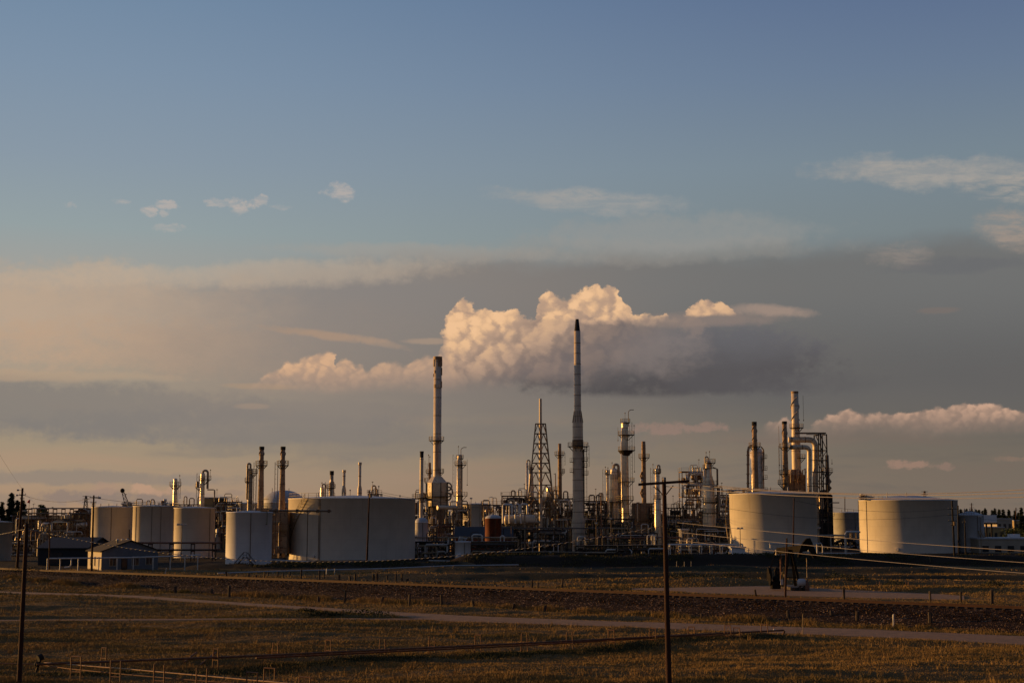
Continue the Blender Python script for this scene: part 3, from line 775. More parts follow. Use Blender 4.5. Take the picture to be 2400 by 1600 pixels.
# ------------------------------------------------------------------ building blocks of the plant
def circ(cx, cy, r, z, n=20, a0=0, a1=2*math.pi):
    return [Vector((cx+r*math.cos(a0+(a1-a0)*k/n), cy+r*math.sin(a0+(a1-a0)*k/n), z)) for k in range(n+1)]
def guard(mb, pts, h=1.1, w=0.07, every=1):
    for k, p in enumerate(pts):
        if k % every == 0: mb.bar(p, p+Vector((0, 0, h)), w)
    for a, b in zip(pts[:-1], pts[1:]):
        for f in (0.5, 1.0): mb.bar(a+Vector((0, 0, h*f)), b+Vector((0, 0, h*f)), w)
def ladder(parent, x, y, z0, z1, face=-math.pi/2, mat_='steel', cage=True):
    m = MB(); c, s = math.cos(face), math.sin(face); tx, ty = -s, c
    for sg in (-0.25, 0.25): m.bar((x+tx*sg, y+ty*sg, z0), (x+tx*sg, y+ty*sg, z1), 0.07)
    z = z0
    while z < z1: m.bar((x+tx*-0.25, y+ty*-0.25, z), (x+tx*0.25, y+ty*0.25, z), 0.05); z += 0.6
    if cage:
        z = z0+2.4
        while z < z1+0.8:
            pts = [Vector((x+c*0.38*(1-math.cos(q))+tx*0.38*math.sin(q)*-1, y+s*0.38*(1-math.cos(q))-ty*0.38*math.sin(q), z)) for q in [math.pi*(0.5+k/6) for k in range(7)]]
            for a, b in zip(pts[:-1], pts[1:]): m.bar(a, b, 0.05)
            z += 1.2
        for q in (0.75, 1.0, 1.25):
            q *= math.pi; px_ = x+c*0.38*(1-math.cos(q))-tx*0.38*math.sin(q); py_ = y+s*0.38*(1-math.cos(q))-ty*0.38*math.sin(q)
            m.bar((px_, py_, z0+2.4), (px_, py_, z1+0.8), 0.04)
    return m.build('ladder', MT[mat_], parent)
def deck(parent, cx, cy, rin, z, L, Rr, mat_='darksteel', cone=False, rail='rail'):
    """round service platform reaching L to the left and Rr to the right of the shaft"""
    c = cx+(Rr-L)/2; r = (L+Rr)/2
    m = MB(); m.lathe([(max(r*0.25, 0.1), z-0.12), (r, z-0.12), (r, z+0.05), (max(r*0.25, 0.1), z+0.05)], c, cy, 20, False)
    n = 8
    for k in range(n):
        a = 2*math.pi*(k+0.5)/n
        ex, ey = c+r*0.92*math.cos(a), cy+r*0.92*math.sin(a)
        dx_, dy_ = ex-cx, ey-cy; l = math.hypot(dx_, dy_)
        if l > rin+0.3:
            drop = min(1.6, (l-rin)*1.1)
            m.bar((ex, ey, z-0.1), (cx+dx_/l*rin*0.97, cy+dy_/l*rin*0.97, z-0.1-drop), 0.11)
    if cone: m.lathe([(rin*1.0, z-(r-rin)*1.1), (r*0.9, z-0.13)], cx*0.7+c*0.3, cy, 16, False)
    o = m.build('platform', MT[mat_], parent)
    g = MB(); guard(g, circ(c, cy, r*0.98, z+0.05, 14)); g.build('railing', MT[rail], o)
    return o
def dome(r, z, h, n=5):
    return [(r*math.cos(math.pi/2*k/n), z+h*math.sin(math.pi/2*k/n)) for k in range(n+1)]
def shell_profile(sections, cap='dome'):
    """sections: list of (z, r) from the ground up"""
    pr = [(r, z) for z, r in sections]
    z, r = sections[-1]
    if cap == 'dome': pr += dome(r, z, r*0.6)[1:]
    elif cap == 'open': pr += [(r*0.86, z), (r*0.86, z-1.5), (0.0, z-1.5)]
    elif cap == 'flat': pr += [(0.0, z+0.02)]
    return pr

def tank(label, pxl, pxr, pyt, Yf, mat_='tank', roof='cone', roofh=None, group='storage tanks of the refinery', name='storage_tank', z0=0.0, stair=None, rail=True, dents=(), lines=(0.62,)):
    """cylindrical tank whose nearest point stands Yf away"""
    r = M((pxr-pxl)/2, Yf); Yc = Yf+r; r = M((pxr-pxl)/2, Yc); Yc = Yf+r
    cx = X((pxl+pxr)/2, Yc); zt = Z(pyt, Yf+r*0.6)
    t = thing(name, label, 'tank', (cx, Yc, z0), group)
    m = MB(); m.lathe([(r, z0), (r, zt-0.25), (r+0.10, zt-0.22), (r+0.10, zt), (r-0.02, zt+0.001)], cx, Yc, 96)
    m.f.pop()   # open top, closed by the roof
    m.build('shell', MT[mat_], t)
    m = MB(); h = roofh if roofh is not None else r*0.06
    if roof == 'dome': pr = [(r*math.cos(a), zt-0.02+h*math.sin(a)) for a in [math.pi/2*k/8 for k in range(9)]]
    else: pr = [(r*0.999, zt-0.02), (r*0.5, zt+h*0.55), (0.0, zt+h)]
    m.lathe(pr, cx, Yc, 64); m.build('roof', MT['roof'], t)
    if rail:
        a0, a1 = rail if isinstance(rail, tuple) else (-math.pi, -math.pi*0.72)
        g = MB(); guard(g, circ(cx, Yc, r-0.15, zt, 8, a0, a1)); g.build('railing', MT['rail'], t)
    for k in range(3): MB().tube((cx+r*(-0.5+0.4*k), Yc-r*0.3, zt), (cx+r*(-0.5+0.4*k), Yc-r*0.3, zt+h+0.6), 0.12).build('roof_vent', MT['roof'], t)
    m = MB(); a = -math.pi/2-0.5
    m.tube((cx+(r-0.1)*math.cos(a), Yc+(r-0.1)*math.sin(a), z0+1.0), (cx+(r+0.35)*math.cos(a), Yc+(r+0.35)*math.sin(a), z0+1.0), 0.45, n=14)
    m.build('manhole', MT[mat_], t)
    for f in lines:      # conduits running down the wall, f = 0..1 across the visible width
        a = -math.pi/2+math.asin(2*f-1); x_, y_ = cx+(r+0.09)*math.cos(a), Yc+(r+0.09)*math.sin(a)
        MB().tube((x_, y_, z0), (x_, y_, zt-0.3), 0.07, n=6).build('wall_conduit', MT['steel'], t)
    if stair:
        a0, a1, za, zb = stair; n = int(abs(a1-a0)*r/0.55)
        m = MB(); g = MB(); pin = []; pout = []
        for k in range(n+1):
            a = a0+(a1-a0)*k/n; z = za+(zb-za)*k/n
            i = Vector((cx+(r+0.06)*math.cos(a), Yc+(r+0.06)*math.sin(a), z)); o_ = Vector((cx+(r+1.0)*math.cos(a), Yc+(r+1.0)*math.sin(a), z))
            m.bar(i, o_, 0.35, 0.07); pin.append(i); pout.append(o_)
        for q in (pin, pout):
            for A_, B_ in zip(q[:-1], q[1:]): m.bar(A_, B_, 0.07, 0.24)
        o = m.build('spiral_stair', MT['rail'], t)
        guard(g, pout, 1.05, 0.07, 2); g.build('handrail', MT['rail'], o)
    return t, cx, Yc, r, zt

def column(name, label, cat, px, Y, secs, plats=(), mat_='silver', cap='dome', ladd=None, bands=(), group=None, loop=None, goose=None, riser=None, mast=None, base=0.0, decks_mat='darksteel'):
    """tall vessel or stack. secs: (py, half width in photo px) from the top down; plats: (py, left px, right px[, cone])"""
    cx = X(px, Y, secs[0][0]); cx = X(px, Y, (secs[0][0]+1215)/2)
    S = [(Z(py, Y), M(hw, Y)) for py, hw in secs][::-1]
    S = [(base, S[0][1]*1.04)]+[(z, r) for z, r in S if z > base+0.5]
    S2 = [S[0]]
    for (z, r) in S[1:]: S2.append((z, r))
    t = thing(name, label, cat, (cx, Y, base), group)
    m = MB(); m.lathe(shell_profile(S2, cap), cx, Y, 20); m.build('shell', MT[mat_], t)
    def rad(z):
        return float(np.interp(z, [a for a, b in S2], [b for a, b in S2]))
    zt = S2[-1][0]
    if bands:
        m = MB()
        for z in bands if not isinstance(bands, float) else np.arange(base+2, zt-0.5, bands):
            rr = rad(z); m.lathe([(rr, z-0.07), (rr+0.06, z-0.05), (rr+0.06, z+0.05), (rr, z+0.07)], cx, Y, 20, False)
        m.build('ring_flange', MT['steel'], t)
    for pl in plats:
        z = Z(pl[0], Y); deck(t, cx, Y, rad(z), z, M(px-pl[1], Y), M(pl[2]-px, Y), decks_mat, len(pl) > 3)
    if ladd is not None:
        side, pya, pyb = ladd; za, zb = Z(pya, Y), (base if pyb is None else Z(pyb, Y))
        rr = max(rad(za), rad(zb)); ladder(t, cx+side*(rr+0.35), Y-0.3, zb, za, 0 if side > 0 else math.pi)
    if loop:        # vapour line rising over the head and running down the side: (side, px reach, py of its top, py of its lower end)
        side, reach, pya, pyb, rr = loop; za, zb = Z(pya, Y), Z(pyb, Y); R_ = M(reach, Y)/2
        pts = [Vector((cx, Y-0.1, zt-0.3))]+[Vector((cx+side*(R_-R_*math.cos(a)), Y-0.1, za-R_+R_*math.sin(a))) for a in [math.pi*k/8 for k in range(9)]]+[Vector((cx+side*2*R_, Y-0.1, zb))]
        MB().pipe(pts, rr, 8).build('overhead_pipe', MT['pipe'], t)
    if goose:
        dxp, pyt, reach = goose; gx = cx+M(dxp, Y); zt2 = Z(pyt, Y); R_ = M(reach, Y)
        pts = [Vector((gx, Y, zt-1)), Vector((gx, Y, zt2-R_*0.4)), Vector((gx+R_*0.15, Y, zt2-R_*0.15)), Vector((gx+R_*0.5, Y, zt2)), Vector((gx+R_, Y, zt2))]
        MB().pipe(pts, 0.11, 6).build('davit_arm', MT['steel'], t)
    if mast:
        for k, (dxp, pyt) in enumerate(mast):
            mm = MB(); mm.tube((cx+M(dxp, Y), Y-0.2, zt-1.2), (cx+M(dxp, Y), Y-0.2, Z(pyt, Y)), 0.05, n=6); mm.ball((cx+M(dxp, Y), Y-0.2, Z(pyt, Y)), 0.2, 6, 4); mm.build('lamp_mast', MT['steel'], t)
    if riser:
        for (dxp, pya, pyb, rr, key) in riser:
            xx = cx+M(dxp, Y); zz = base if pyb is None else Z(pyb, Y)
            pts = [Vector((xx, Y-rad(Z(pya, Y))*0.6, zz)), Vector((xx, Y-rad(Z(pya, Y))*0.6, Z(pya, Y)-0.5)), Vector((cx+M(dxp, Y)*0.5, Y-0.2, Z(pya, Y)))]
            MB().pipe(pts, rr, 8).build('riser_pipe', MT[key], t)
    return t, cx, rad
def strakes(t, cx, Y, r, py0, py1, turns, r2=None, key='rustst', w=0.17, cxs=None):
    """helical wind strakes round the head of a stack"""
    z0, z1 = Z(py1, Y), Z(py0, Y); n = int(24*turns)
    for q in range(2):
        m = MB(); a0 = q*math.pi; vs = []
        for k in range(n+1):
            a = a0+2*math.pi*turns*k/n; z = z0+(z1-z0)*k/n; rr = r+((r2 or r)-r)*k/n
            for (dr, dz) in ((-0.02, -0.05), (w, -0.05), (w, 0.05), (-0.02, 0.05)): vs.append((cx+(rr+dr)*math.cos(a), Y+(rr+dr)*math.sin(a), z+dz))
        fs = [(k*4+i, (k+1)*4+i, (k+1)*4+(i+1) % 4, k*4+(i+1) % 4) for k in range(n) for i in range(4)]
        m.add(vs, fs); m.build('helical_strake', MT[key], t)

def steel_frame(t, x0, x1, y0, y1, levels, nx=2, key='steel', w=0.25, brace=True, decks=True, rails=True):
    """open steelwork between ground and levels[-1]"""
    xs = [x0+(x1-x0)*k/nx for k in range(nx+1)]; top = levels[-1]
    for x in xs:
        for y in (y0, y1): MB().bar((x, y, 0), (x, y, top), w).build('post', MT[key], t)
    for li, z in enumerate(levels):
        m = MB()
        for y in (y0, y1): m.bar((x0, y, z), (x1, y, z), w*0.8, w)
        for x in xs: m.bar((x, y0, z), (x, y1, z), w*0.8, w)
        o = m.build('floor_beam', MT[key], t)
        if decks:
            MB().box(x0-0.3, x1+0.3, y0-0.3, y1+0.3, z+w/2, z+w/2+0.06).build('grating', MT['darksteel'], t)
        if rails:
            g = MB(); k = max(2, int((x1-x0)/2)); zz = z+w/2+0.06
            pts = [Vector((x0-0.3+(x1-x0+0.6)*i/k, y0-0.3, zz)) for i in range(k+1)]; guard(g, pts)
            pts = [Vector((x0-0.3, y0-0.3+(y1-y0+0.6)*i/2, zz)) for i in range(3)]; guard(g, pts)
            g.build('railing', MT['rail'], t)
    if brace:
        m = MB(); zz = [0]+list(levels)
        for a, b in zip(zz[:-1], zz[1:]):
            for k in range(nx):
                if (k+int(a)) % 2 == 0: m.bar((xs[k], y0, a), (xs[k+1], y0, b), w*0.55)
                else: m.bar((xs[k+1], y0, a), (xs[k], y0, b), w*0.55)
        m.build('bracing', MT[key], t)
def drum(t, x0, x1, y, z, r, key='silver', saddle=True, name='drum'):
    m = MB(); h = r*0.5; n = 16; vs = []
    prof = [(0.0, x0-h)]+[(r*math.sin(math.pi/2*k/4), x0-h*math.cos(math.pi/2*k/4)) for k in range(1, 5)]+[(r*math.cos(math.pi/2*k/4), x1+h*math.sin(math.pi/2*k/4)) for k in range(0, 4)]+[(0.0, x1+h)]
    for rr, xx in prof:
        for k in range(n): a = 2*math.pi*k/n; vs.append((xx, y+rr*math.cos(a), z+rr*math.sin(a)))
    m.add(vs, [(i*n+k, i*n+(k+1) % n, (i+1)*n+(k+1) % n, (i+1)*n+k) for i in range(len(prof)-1) for k in range(n)], True)
    o = m.build(name, MT[key], t)
    if saddle:
        for xx in (x0+(x1-x0)*0.2, x0+(x1-x0)*0.8):
            MB().box(xx-0.15, xx+0.15, y-r*0.7, y+r*0.7, max(z-r-1.0, 0), z-r*0.75).build('saddle', MT['concrete'], t)
    return o
def module(name, label, cat, pxa, pxb, Y, pylev, seed, depth=7.0, nx=3, key='steel', dens=1.0, fill=('pipe', 'silver', 'furn', 'rustpipe', 'wpipe'), group=None, top_gear=True):
    """process unit: open steelwork with decks, drums, exchangers, standing vessels and a web of pipes"""
    rs = random.Random(seed)
    x0, x1 = X(pxa, Y), X(pxb, Y); y0, y1 = Y, Y+depth
    t = thing(name, label, cat, ((x0+x1)/2, Y, 0), group)
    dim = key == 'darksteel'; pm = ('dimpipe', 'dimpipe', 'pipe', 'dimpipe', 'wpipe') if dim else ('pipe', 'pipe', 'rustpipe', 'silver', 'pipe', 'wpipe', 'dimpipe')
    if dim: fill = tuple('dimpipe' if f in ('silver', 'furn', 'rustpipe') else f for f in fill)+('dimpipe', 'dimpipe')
    lv = sorted(Z(p, Y) for p in pylev); steel_frame(t, x0, x1, y0, y1, lv, nx, key)
    zz = [0]+lv
    W = x1-x0
    for a, b in zip(zz[:-1], zz[1:]):
        hgt = b-a; x = x0+0.4
        while x < x1-1.2:
            kind = rs.random(); r = rs.uniform(0.35, min(0.95, hgt*0.28))
            if kind < 0.45*dens:
                L = rs.uniform(1.6, 4.0); L = min(L, x1-x-0.8); drum(t, x+r, x+r+L, y0+rs.uniform(0.8, 2), a+r+0.7, r, rs.choice(fill), True, 'exchanger'); x += L+2*r+0.3
            elif kind < 0.75*dens:
                m = MB(); hh = hgt*rs.uniform(0.55, 0.85); m.lathe([(r, a+0.2), (r, a+hh)]+dome(r, a+hh, r*0.5)[1:], x+r, y0+rs.uniform(0.6, 2.2), 12); m.build('vessel', MT[rs.choice(fill)], t); x += 2*r+0.6
            else:
                w_ = rs.uniform(0.8, 2.2); m = MB(); m.box(x, x+w_, y0+0.5, y0+2.2, a+0.15, a+hgt*rs.uniform(0.25, 0.6)); m.build('equipment_box', MT['dimpipe' if dim else rs.choice(('furn', 'steel', 'pipe'))], t); x += w_+0.5
    for k in range(int(7*dens*max(1, len(lv)))):
        r = rs.choice((0.08, 0.11, 0.16, 0.22)); li = rs.randrange(len(lv)); z = lv[li]-rs.uniform(0.3, 1.2); xa = rs.uniform(x0, x1-W*0.25); xb = rs.uniform(xa+W*0.2, x1); yy = y0-rs.uniform(0.1, 0.8)
        zb = max(0.3, z-rs.uniform(1, 5)); zc = max(0.3, z+rs.uniform(-4, 2.5))
        MB().pipe([(xa, yy, zb), (xa, yy, z-0.3), (xa+0.3, yy, z), (xb-0.3, yy, z), (xb, yy, z+(0.3 if zc > z else -0.3)), (xb, yy, zc)], r, 7).build('pipe', MT[rs.choice(pm)], t)
    if top_gear:
        z = lv[-1]+0.2
        for k in range(3):
            xa = rs.uniform(x0, x1-2); hh = rs.uniform(1.0, 2.6); w_ = rs.uniform(0.8, 2.4); yy = y0+rs.uniform(0.5, 3)
            MB().pipe([(xa, yy, z), (xa, yy, z+hh-0.3), (xa+0.3, yy, z+hh), (xa+w_-0.3, yy, z+hh), (xa+w_, yy, z+hh-0.3), (xa+w_, yy, z)], rs.choice((0.1, 0.15, 0.2)), 7).build('pipe', MT[rs.choice(pm)], t)
        xa = rs.uniform(x0, x1); mm = MB(); mm.tube((xa, y0, z), (xa, y0, z+3.5), 0.05, n=5); mm.box(xa-0.25, xa+0.25, y0-0.15, y0+0.15, z+3.5, z+3.7); mm.build('lamp_mast', MT['steel'], t)
    return t
def pipe_rack(label, pxa, pxb, Y, pytop, npipes, seed, nb=4, levels=1, key='steel', group='elevated pipe racks', depth=3.5, Yb=None, r=(0.10, 0.2), mats=('pipe', 'dimpipe', 'rustpipe', 'dimpipe'), z0=0):
    """row of bents carrying parallel pipes; may run obliquely from (pxa, Y) to (pxb, Yb)"""
    rs = random.Random(seed); Yb = Yb or Y
    A_ = Vector((X(pxa, Y), Y, 0)); B_ = Vector((X(pxb, Yb), Yb, 0)); d = (B_-A_).normalized(); nrm = Vector((-d.y, d.x, 0))
    zt = Z(pytop, Y)
    t = thing('pipe_rack', label, 'pipe rack', (A_+B_)/2, group)
    zs = [zt-1.6*k for k in range(levels)]
    for k in range(nb+1):
        c = A_+(B_-A_)*(k/nb)
        for sg in (0, 1): MB().bar(c+nrm*depth*sg, c+nrm*depth*sg+Vector((0, 0, zt+0.3)), 0.2).build('post', MT[key], t)
        m = MB()
        for z in zs: m.bar(c+nrm*-0.2+Vector((0, 0, z)), c+nrm*(depth+0.2)+Vector((0, 0, z)), 0.2, 0.25)
        m.build('crossbeam', MT[key], t)
    for z in zs:
        for k in range(npipes):
            rr = rs.uniform(*r); o = nrm*(0.15+(depth-0.3)*k/max(1, npipes-1)); zz = z+0.13+rr
            a = A_+o-d*rs.uniform(0, 1.5)+Vector((0, 0, zz)); b = B_+o+d*rs.uniform(0, 1.5)+Vector((0, 0, zz))
            MB().pipe([a, b], rr, 8).build('pipe', MT[rs.choice(mats)], t)
    return t
# ------------------------------------------------------------------ storage tanks
pi = math.pi
tank('leftmost grey-cream storage tank behind the tall thin pole', 216, 309, 1187, 430)
tank('cream storage tank second from the left, lit edge striped by pipes', 313, 407, 1185, 415, rail=(-pi, -pi*0.4), lines=(0.16, 0.27, 0.58, 0.78))
tank('cream storage tank third from the left, floodlight post before it', 409, 503, 1189, 352, lines=(0.04, 0.93))
tk4 = tank('small white storage tank at the front with a stepped stile at its foot', 532, 637, 1199, 292, 'tank_white')
big = tank('widest storage tank, grey-white with a spiral stair on its left', 678, 972, 1167, 332, 'tank', stair=(-pi*0.93, -pi*0.70, 0.4, 14.4), rail=(-pi*0.95, -pi*0.55), roofh=0.8, lines=(0.30, 0.31))
midr = tank('big cream storage tank behind the pumpjack', 1712, 1912, 1156, 344, 'tank', roofh=1.0, stair=(-pi*1.13, -pi*0.90, 14.5, 1.0), rail=(-pi*1.1, -pi*0.5), lines=())
rt = tank('rightmost big cream storage tank, bare gold-lit wall', 2016, 2240, 1171, 394, 'tank', roofh=1.5, rail=(-pi, -pi*0.75), lines=(0.03,))
tank('pale domed tank with gauge stair showing behind the rusty twin stacks', 615, 712, 1176, 470, 'tank_white', 'dome', 4.0)
tank('low white tank top between the third and fourth tanks', 552, 614, 1178, 480, 'tank_white')
tank('dull grey tank between the two big cream tanks at the right', 1953, 2022, 1200, 455, 'roof', rail=False)
tank('sunlit far tank between the slim column and the rust-red tank', 1085, 1150, 1180, 560, 'tank', rail=False)
tank('narrow far tank top beside the slim silver column', 1058, 1082, 1185, 575, 'tank_white', rail=False)
tank('tall narrow corrugated tank right of the rightmost big tank', 2243, 2304, 1206, 405, 'roof', rail=(-pi, -pi*0.5), roofh=1.2, stair=(-pi*0.42, -pi*0.2, 6.0, 0.5))
tank('small white tank with dark fittings on its wall, front centre', 1067, 1103, 1268, 334, 'tank_white', rail=False)
tank('small white domed drum tank beside the slim black-topped stack', 973, 1003, 1222, 385, 'tank_white', 'dome', 1.2, rail=False)
tank('tall rust-red tank left of the lattice flare', 1137, 1175, 1214, 372, 'rust', 'dome', 1.0, rail=False)
tank('pale tank with a pipe arch painted dark at the left edge', -40, 28, 1222, 330, 'beige', rail=False)
# walkway from the small white tank across to the spiral stair
t = thing('tank_walkway', 'narrow dark pipe bridge between the small white tank and the big tank', 'walkway', (X(700, 318), 318, Z(1197, 318)))
m = MB(); a = P(628, 1196, 306); b = P(775, 1197, 326); m.tube(a, b, 0.22, n=8); m.build('pipe', MT['steel'], t)
for f in (0.12, 0.45, 0.78, 0.97):
    c = a+(b-a)*f; MB().box(c.x-0.25, c.x+0.25, c.y-0.3, c.y+0.3, c.z-0.38, c.z+0.38).build('clamp', MT['steel'], t)
for f in (0.12, 0.62):
    c = a+(b-a)*f; MB().bar((c.x, c.y, 0), (c.x, c.y, c.z-0.2), 0.18).build('post', MT['steel'], t)
# stile over the pipe in front of the small white tank
Yq = 288; t = thing('stepped_stile', 'dark stepped stile with handrails at the foot of the small white tank', 'stile', (X(583, Yq), Yq, 0))
for sgn, (pa, pb) in ((0, (552, 572)), (1, (600, 580))):
    m = MB(); x0, x1 = X(pa, Yq), X(pb, Yq); zt = Z(1303, Yq)
    for k in range(7): m.bar((x0+(x1-x0)*k/6, Yq, zt*k/6*0.85+0.2), (x0+(x1-x0)*k/6, Yq+1, zt*k/6*0.85+0.2), 0.3, 0.06)
    for yy in (Yq, Yq+1): m.bar((x0, yy, 0.1), (x1, yy, zt*0.85+0.1), 0.1); m.bar((x0, yy, 1.0), (x1, yy, zt*0.85+1.1), 0.08)
    m.build('steps', MT['darksteel'], t)
m = MB(); m.box(X(572, Yq), X(580, Yq), Yq, Yq+1, 1.95, 2.05); guard(m, [Vector((X(572, Yq), Yq, 2)), Vector((X(580, Yq), Yq, 2))]); m.build('landing', MT['darksteel'], t)
# green corroded bracket platform high on the small white tank
Yq = 294; t = thing('bracket_platform', 'greenish corroded service platform high on the right of the small white tank', 'platform', (X(617, Yq), Yq, Z(1228, Yq)))
m = MB(); x0, x1 = X(611, Yq), X(626, Yq)
for z in (Z(1228, Yq), Z(1198, Yq)): m.box(x0, x1, Yq, Yq+1.6, z-0.05, z+0.05)
for x in (x0, x1): m.bar((x, Yq, Z(1228, Yq)), (x, Yq, Z(1192, Yq)), 0.1)
m.build('frame', MT['oldgreen'], t)
g = MB(); guard(g, [Vector((x0, Yq, Z(1198, Yq))), Vector((x1, Yq, Z(1198, Yq)))]); g.build('railing', MT['oldgreen'], t)

# ------------------------------------------------------------------ stacks and columns
# the two rusty twin stacks
for px, lab in ((612, 'left one of the rusty twin stacks with spiral fins'), (662, 'right one of the rusty twin stacks, standing against the big tank')):
    Y = 372 if px == 612 else 356
    t, cx, rad = column('furnace_stack', lab, 'chimney stack', px, Y, [(1046, 5.2), (1085, 5.2), (1092, 5.6), (1190, 7.6)], [(1090, px-14, px+14)], 'rustst', 'open', (-1, 1090, 1190), 4.0, 'rusty twin stacks')
    strakes(t, cx, Y, M(5.2, Y), 1052, 1084, 0.8)
    m = MB(); z = Z(1046, Y); m.lathe([(M(5.2, Y), z-0.9), (M(6.0, Y), z-0.7), (M(6.0, Y), z), (M(5.2, Y), z)], cx, Y, 20, False); m.build('rim', MT['black'], t)
# heater box under the right twin stack, throws its shade on the big tank
def heater(label, pxa, pxb, Y, pyt, depth, key='furn', cat='heater', name='fired_heater', panel=None):
    x0, x1 = X(pxa, Y), X(pxb, Y); zt = Z(pyt, Y); t = thing(name, label, cat, ((x0+x1)/2, Y, 0))
    MB().box(x0, x1, Y, Y+depth, 1.6, zt).build('casing', MT[key], t)
    n = max(2, int((x1-x0)/1.6))
    m = MB()
    for k in range(n+1):
        x = x0+(x1-x0)*k/n; m.box(x-0.07, x+0.07, Y-0.12, Y-0.002, 0, zt)
    for k in range(1, 4): m.box(x0+0.08, x1-0.08, Y-0.09, Y-0.004, zt*k/4-0.08, zt*k/4+0.08)
    for k in range(4): y = Y+depth*k/3; m.box(x0-0.12, x0-0.002, y-0.07, y+0.07, 0, zt)
    m.build('stiffener', MT['steel'], t)
    for k in range(n): 
        x = x0+(x1-x0)*(k+0.5)/n; MB().lathe([(0.25, 0.9), (0.25, 1.6)], x, Y+depth/2, 8).build('burner', MT['black'], t)
    g = MB(); z = zt*0.62; g.box(x0-0.9, x1+0.3, Y-1.0, Y-0.14, z-0.05, z+0.05); guard(g, [Vector((x0-0.9+(x1-x0+1.2)*k/6, Y-1.0, z+0.05)) for k in range(7)])
    g.build('catwalk', MT['rail'], t)
    rs = random.Random(int(pxa)); 
    for k in range(5):
        xx = x0+(x1-x0)*rs.random(); za = rs.uniform(2, zt); zb = rs.uniform(0.5, za)
        MB().pipe([(xx, Y-1.3, zb), (xx, Y-1.3, za), (xx+0.6, Y-1.3, za+0.3), (xx+rs.uniform(-2, 3), Y-1.3, za+0.3)], rs.choice((0.1, 0.16)), 7).build('pipe', MT[rs.choice(('rustpipe', 'pipe', 'silver'))], t)
    return t, x0, x1, zt
heater('rusty fired heater with catwalks squeezed left of the big tank', 640, 674, 336, 1199, 13, 'rustst')
heater('dark heater casing behind the small white tank', 600, 628, 370, 1190, 7, 'furn')
# left horizon columns
column('process_column', 'short slim column with one platform above the second tank', 'column', 410, 460, [(1123, 4.6), (1180, 4.8)], [(1137, 396, 424)], 'silver', 'dome', (1, 1127, 1185), 5.0, mast=[(10, 1114)], group=None)
t, cx, rad = column('process_column', 'short column with a high vapour loop and side drum above the third tank', 'column', 474, 450, [(1110, 5), (1190, 5.4)], [(1123, 465, 494), (1141, 457, 474)], 'silver', 'dome', (-1, 1115, 1190), 5.0, loop=(1, 12, 1102, 1145, 0.35), mast=[(18, 1101)])
MB().pipe([P(486, 1147, 449.5), P(500, 1147, 449.5), P(503, 1148, 449.5), P(503, 1180, 449.5)], 0.18, 8).build('branch_pipe', MT['pipe'], t)
m = MB(); c = P(463, 1134, 449); m.lathe([(M(3.4, 449), Z(1141, 449)), (M(3.4, 449), Z(1130, 449))]+dome(M(3.4, 449), Z(1130, 449), 0.4)[1:], c.x, 449, 10); m.build('side_drum', MT['pipe'], t)
column('process_column', 'plain tall column with inverted-U pipe left of the rusty twin stacks', 'column', 586, 420, [(1100, 5.6), (1185, 6.0)], [(1108, 584, 603), (1128, 573, 588)], 'pipe', 'dome', (1, 1105, 1190), 6.0, loop=(-1, 7, 1086, 1170, 0.3))
# behind the big tank
column('process_column', 'stubby silver column peeping over the big tank, far left', 'column', 755, 430, [(1143, 4.6), (1180, 4.6)], (), 'silver', 'dome', None, (), loop=(1, 7, 1134, 1165, 0.2), mast=[(-1, 1131)])
t, cx, rad = column('process_column', 'column with bright wrapped pipes rising behind the big tank', 'column', 777, 425, [(1103, 4.2), (1127, 4.2), (1130, 6.4), (1180, 6.4)], [(1143, 764, 786)], 'pipe', 'flat', (-1, 1135, 1180), (), riser=[(-1, 1124, 1170, 0.4, 'silver'), (3, 1132, 1170, 0.25, 'silver')])
m = MB(); z = Z(1103, 425); m.lathe([(M(4.9, 425), z-1.2), (M(5.0, 425), z), (M(4.0, 425), z+0.01)], cx, 425, 14, False); m.build('rim', MT['black'], t)
for px, tp, bl, lab in ((806, 1101, 1143, 'shorter one of two pinkish stub stacks behind the big tank'), (843, 1083, 1140, 'taller one of two pinkish stub stacks behind the big tank')):
    t, cx, rad = column('furnace_stack', lab, 'chimney stack', px, 428, [(tp, 3.3), (bl-4, 3.2), (bl+5, 5.2), (1180, 5.4)], (), 'stack', 'open', None, 5.0, 'stub stacks behind the big tank')
    m = MB(); z = Z(tp, 428); m.lathe([(M(3.3, 428), z-0.9), (M(4.2, 428), z-0.6), (M(4.2, 428), z), (M(3.3, 428), z)], cx, 428, 14, False); m.build('rim', MT['stack'], t)
t = module('tank_top_gear', 'low box of pumps and railings just above the big tank roof', 'equipment', 862, 892, 440, [1158], 5, 4, 2)
# slim stack left of the furnace
t, cx, rad = column('furnace_stack', 'slim black-topped stack beside the small white domed drum', 'chimney stack', 988, 400, [(1059, 4.2), (1075, 4.2), (1230, 4.8)], [(1166, 977, 1003)], 'stack', 'open', (1, 1160, 1230), 6.0)
m = MB(); z = Z(1057, 400); m.lathe([(M(4.25, 400), z-1.8), (M(4.4, 400), z-0.6), (M(5.0, 400), z), (M(4.0, 400), z)], cx, 400, 16, False); m.build('rim', MT['black'], t)
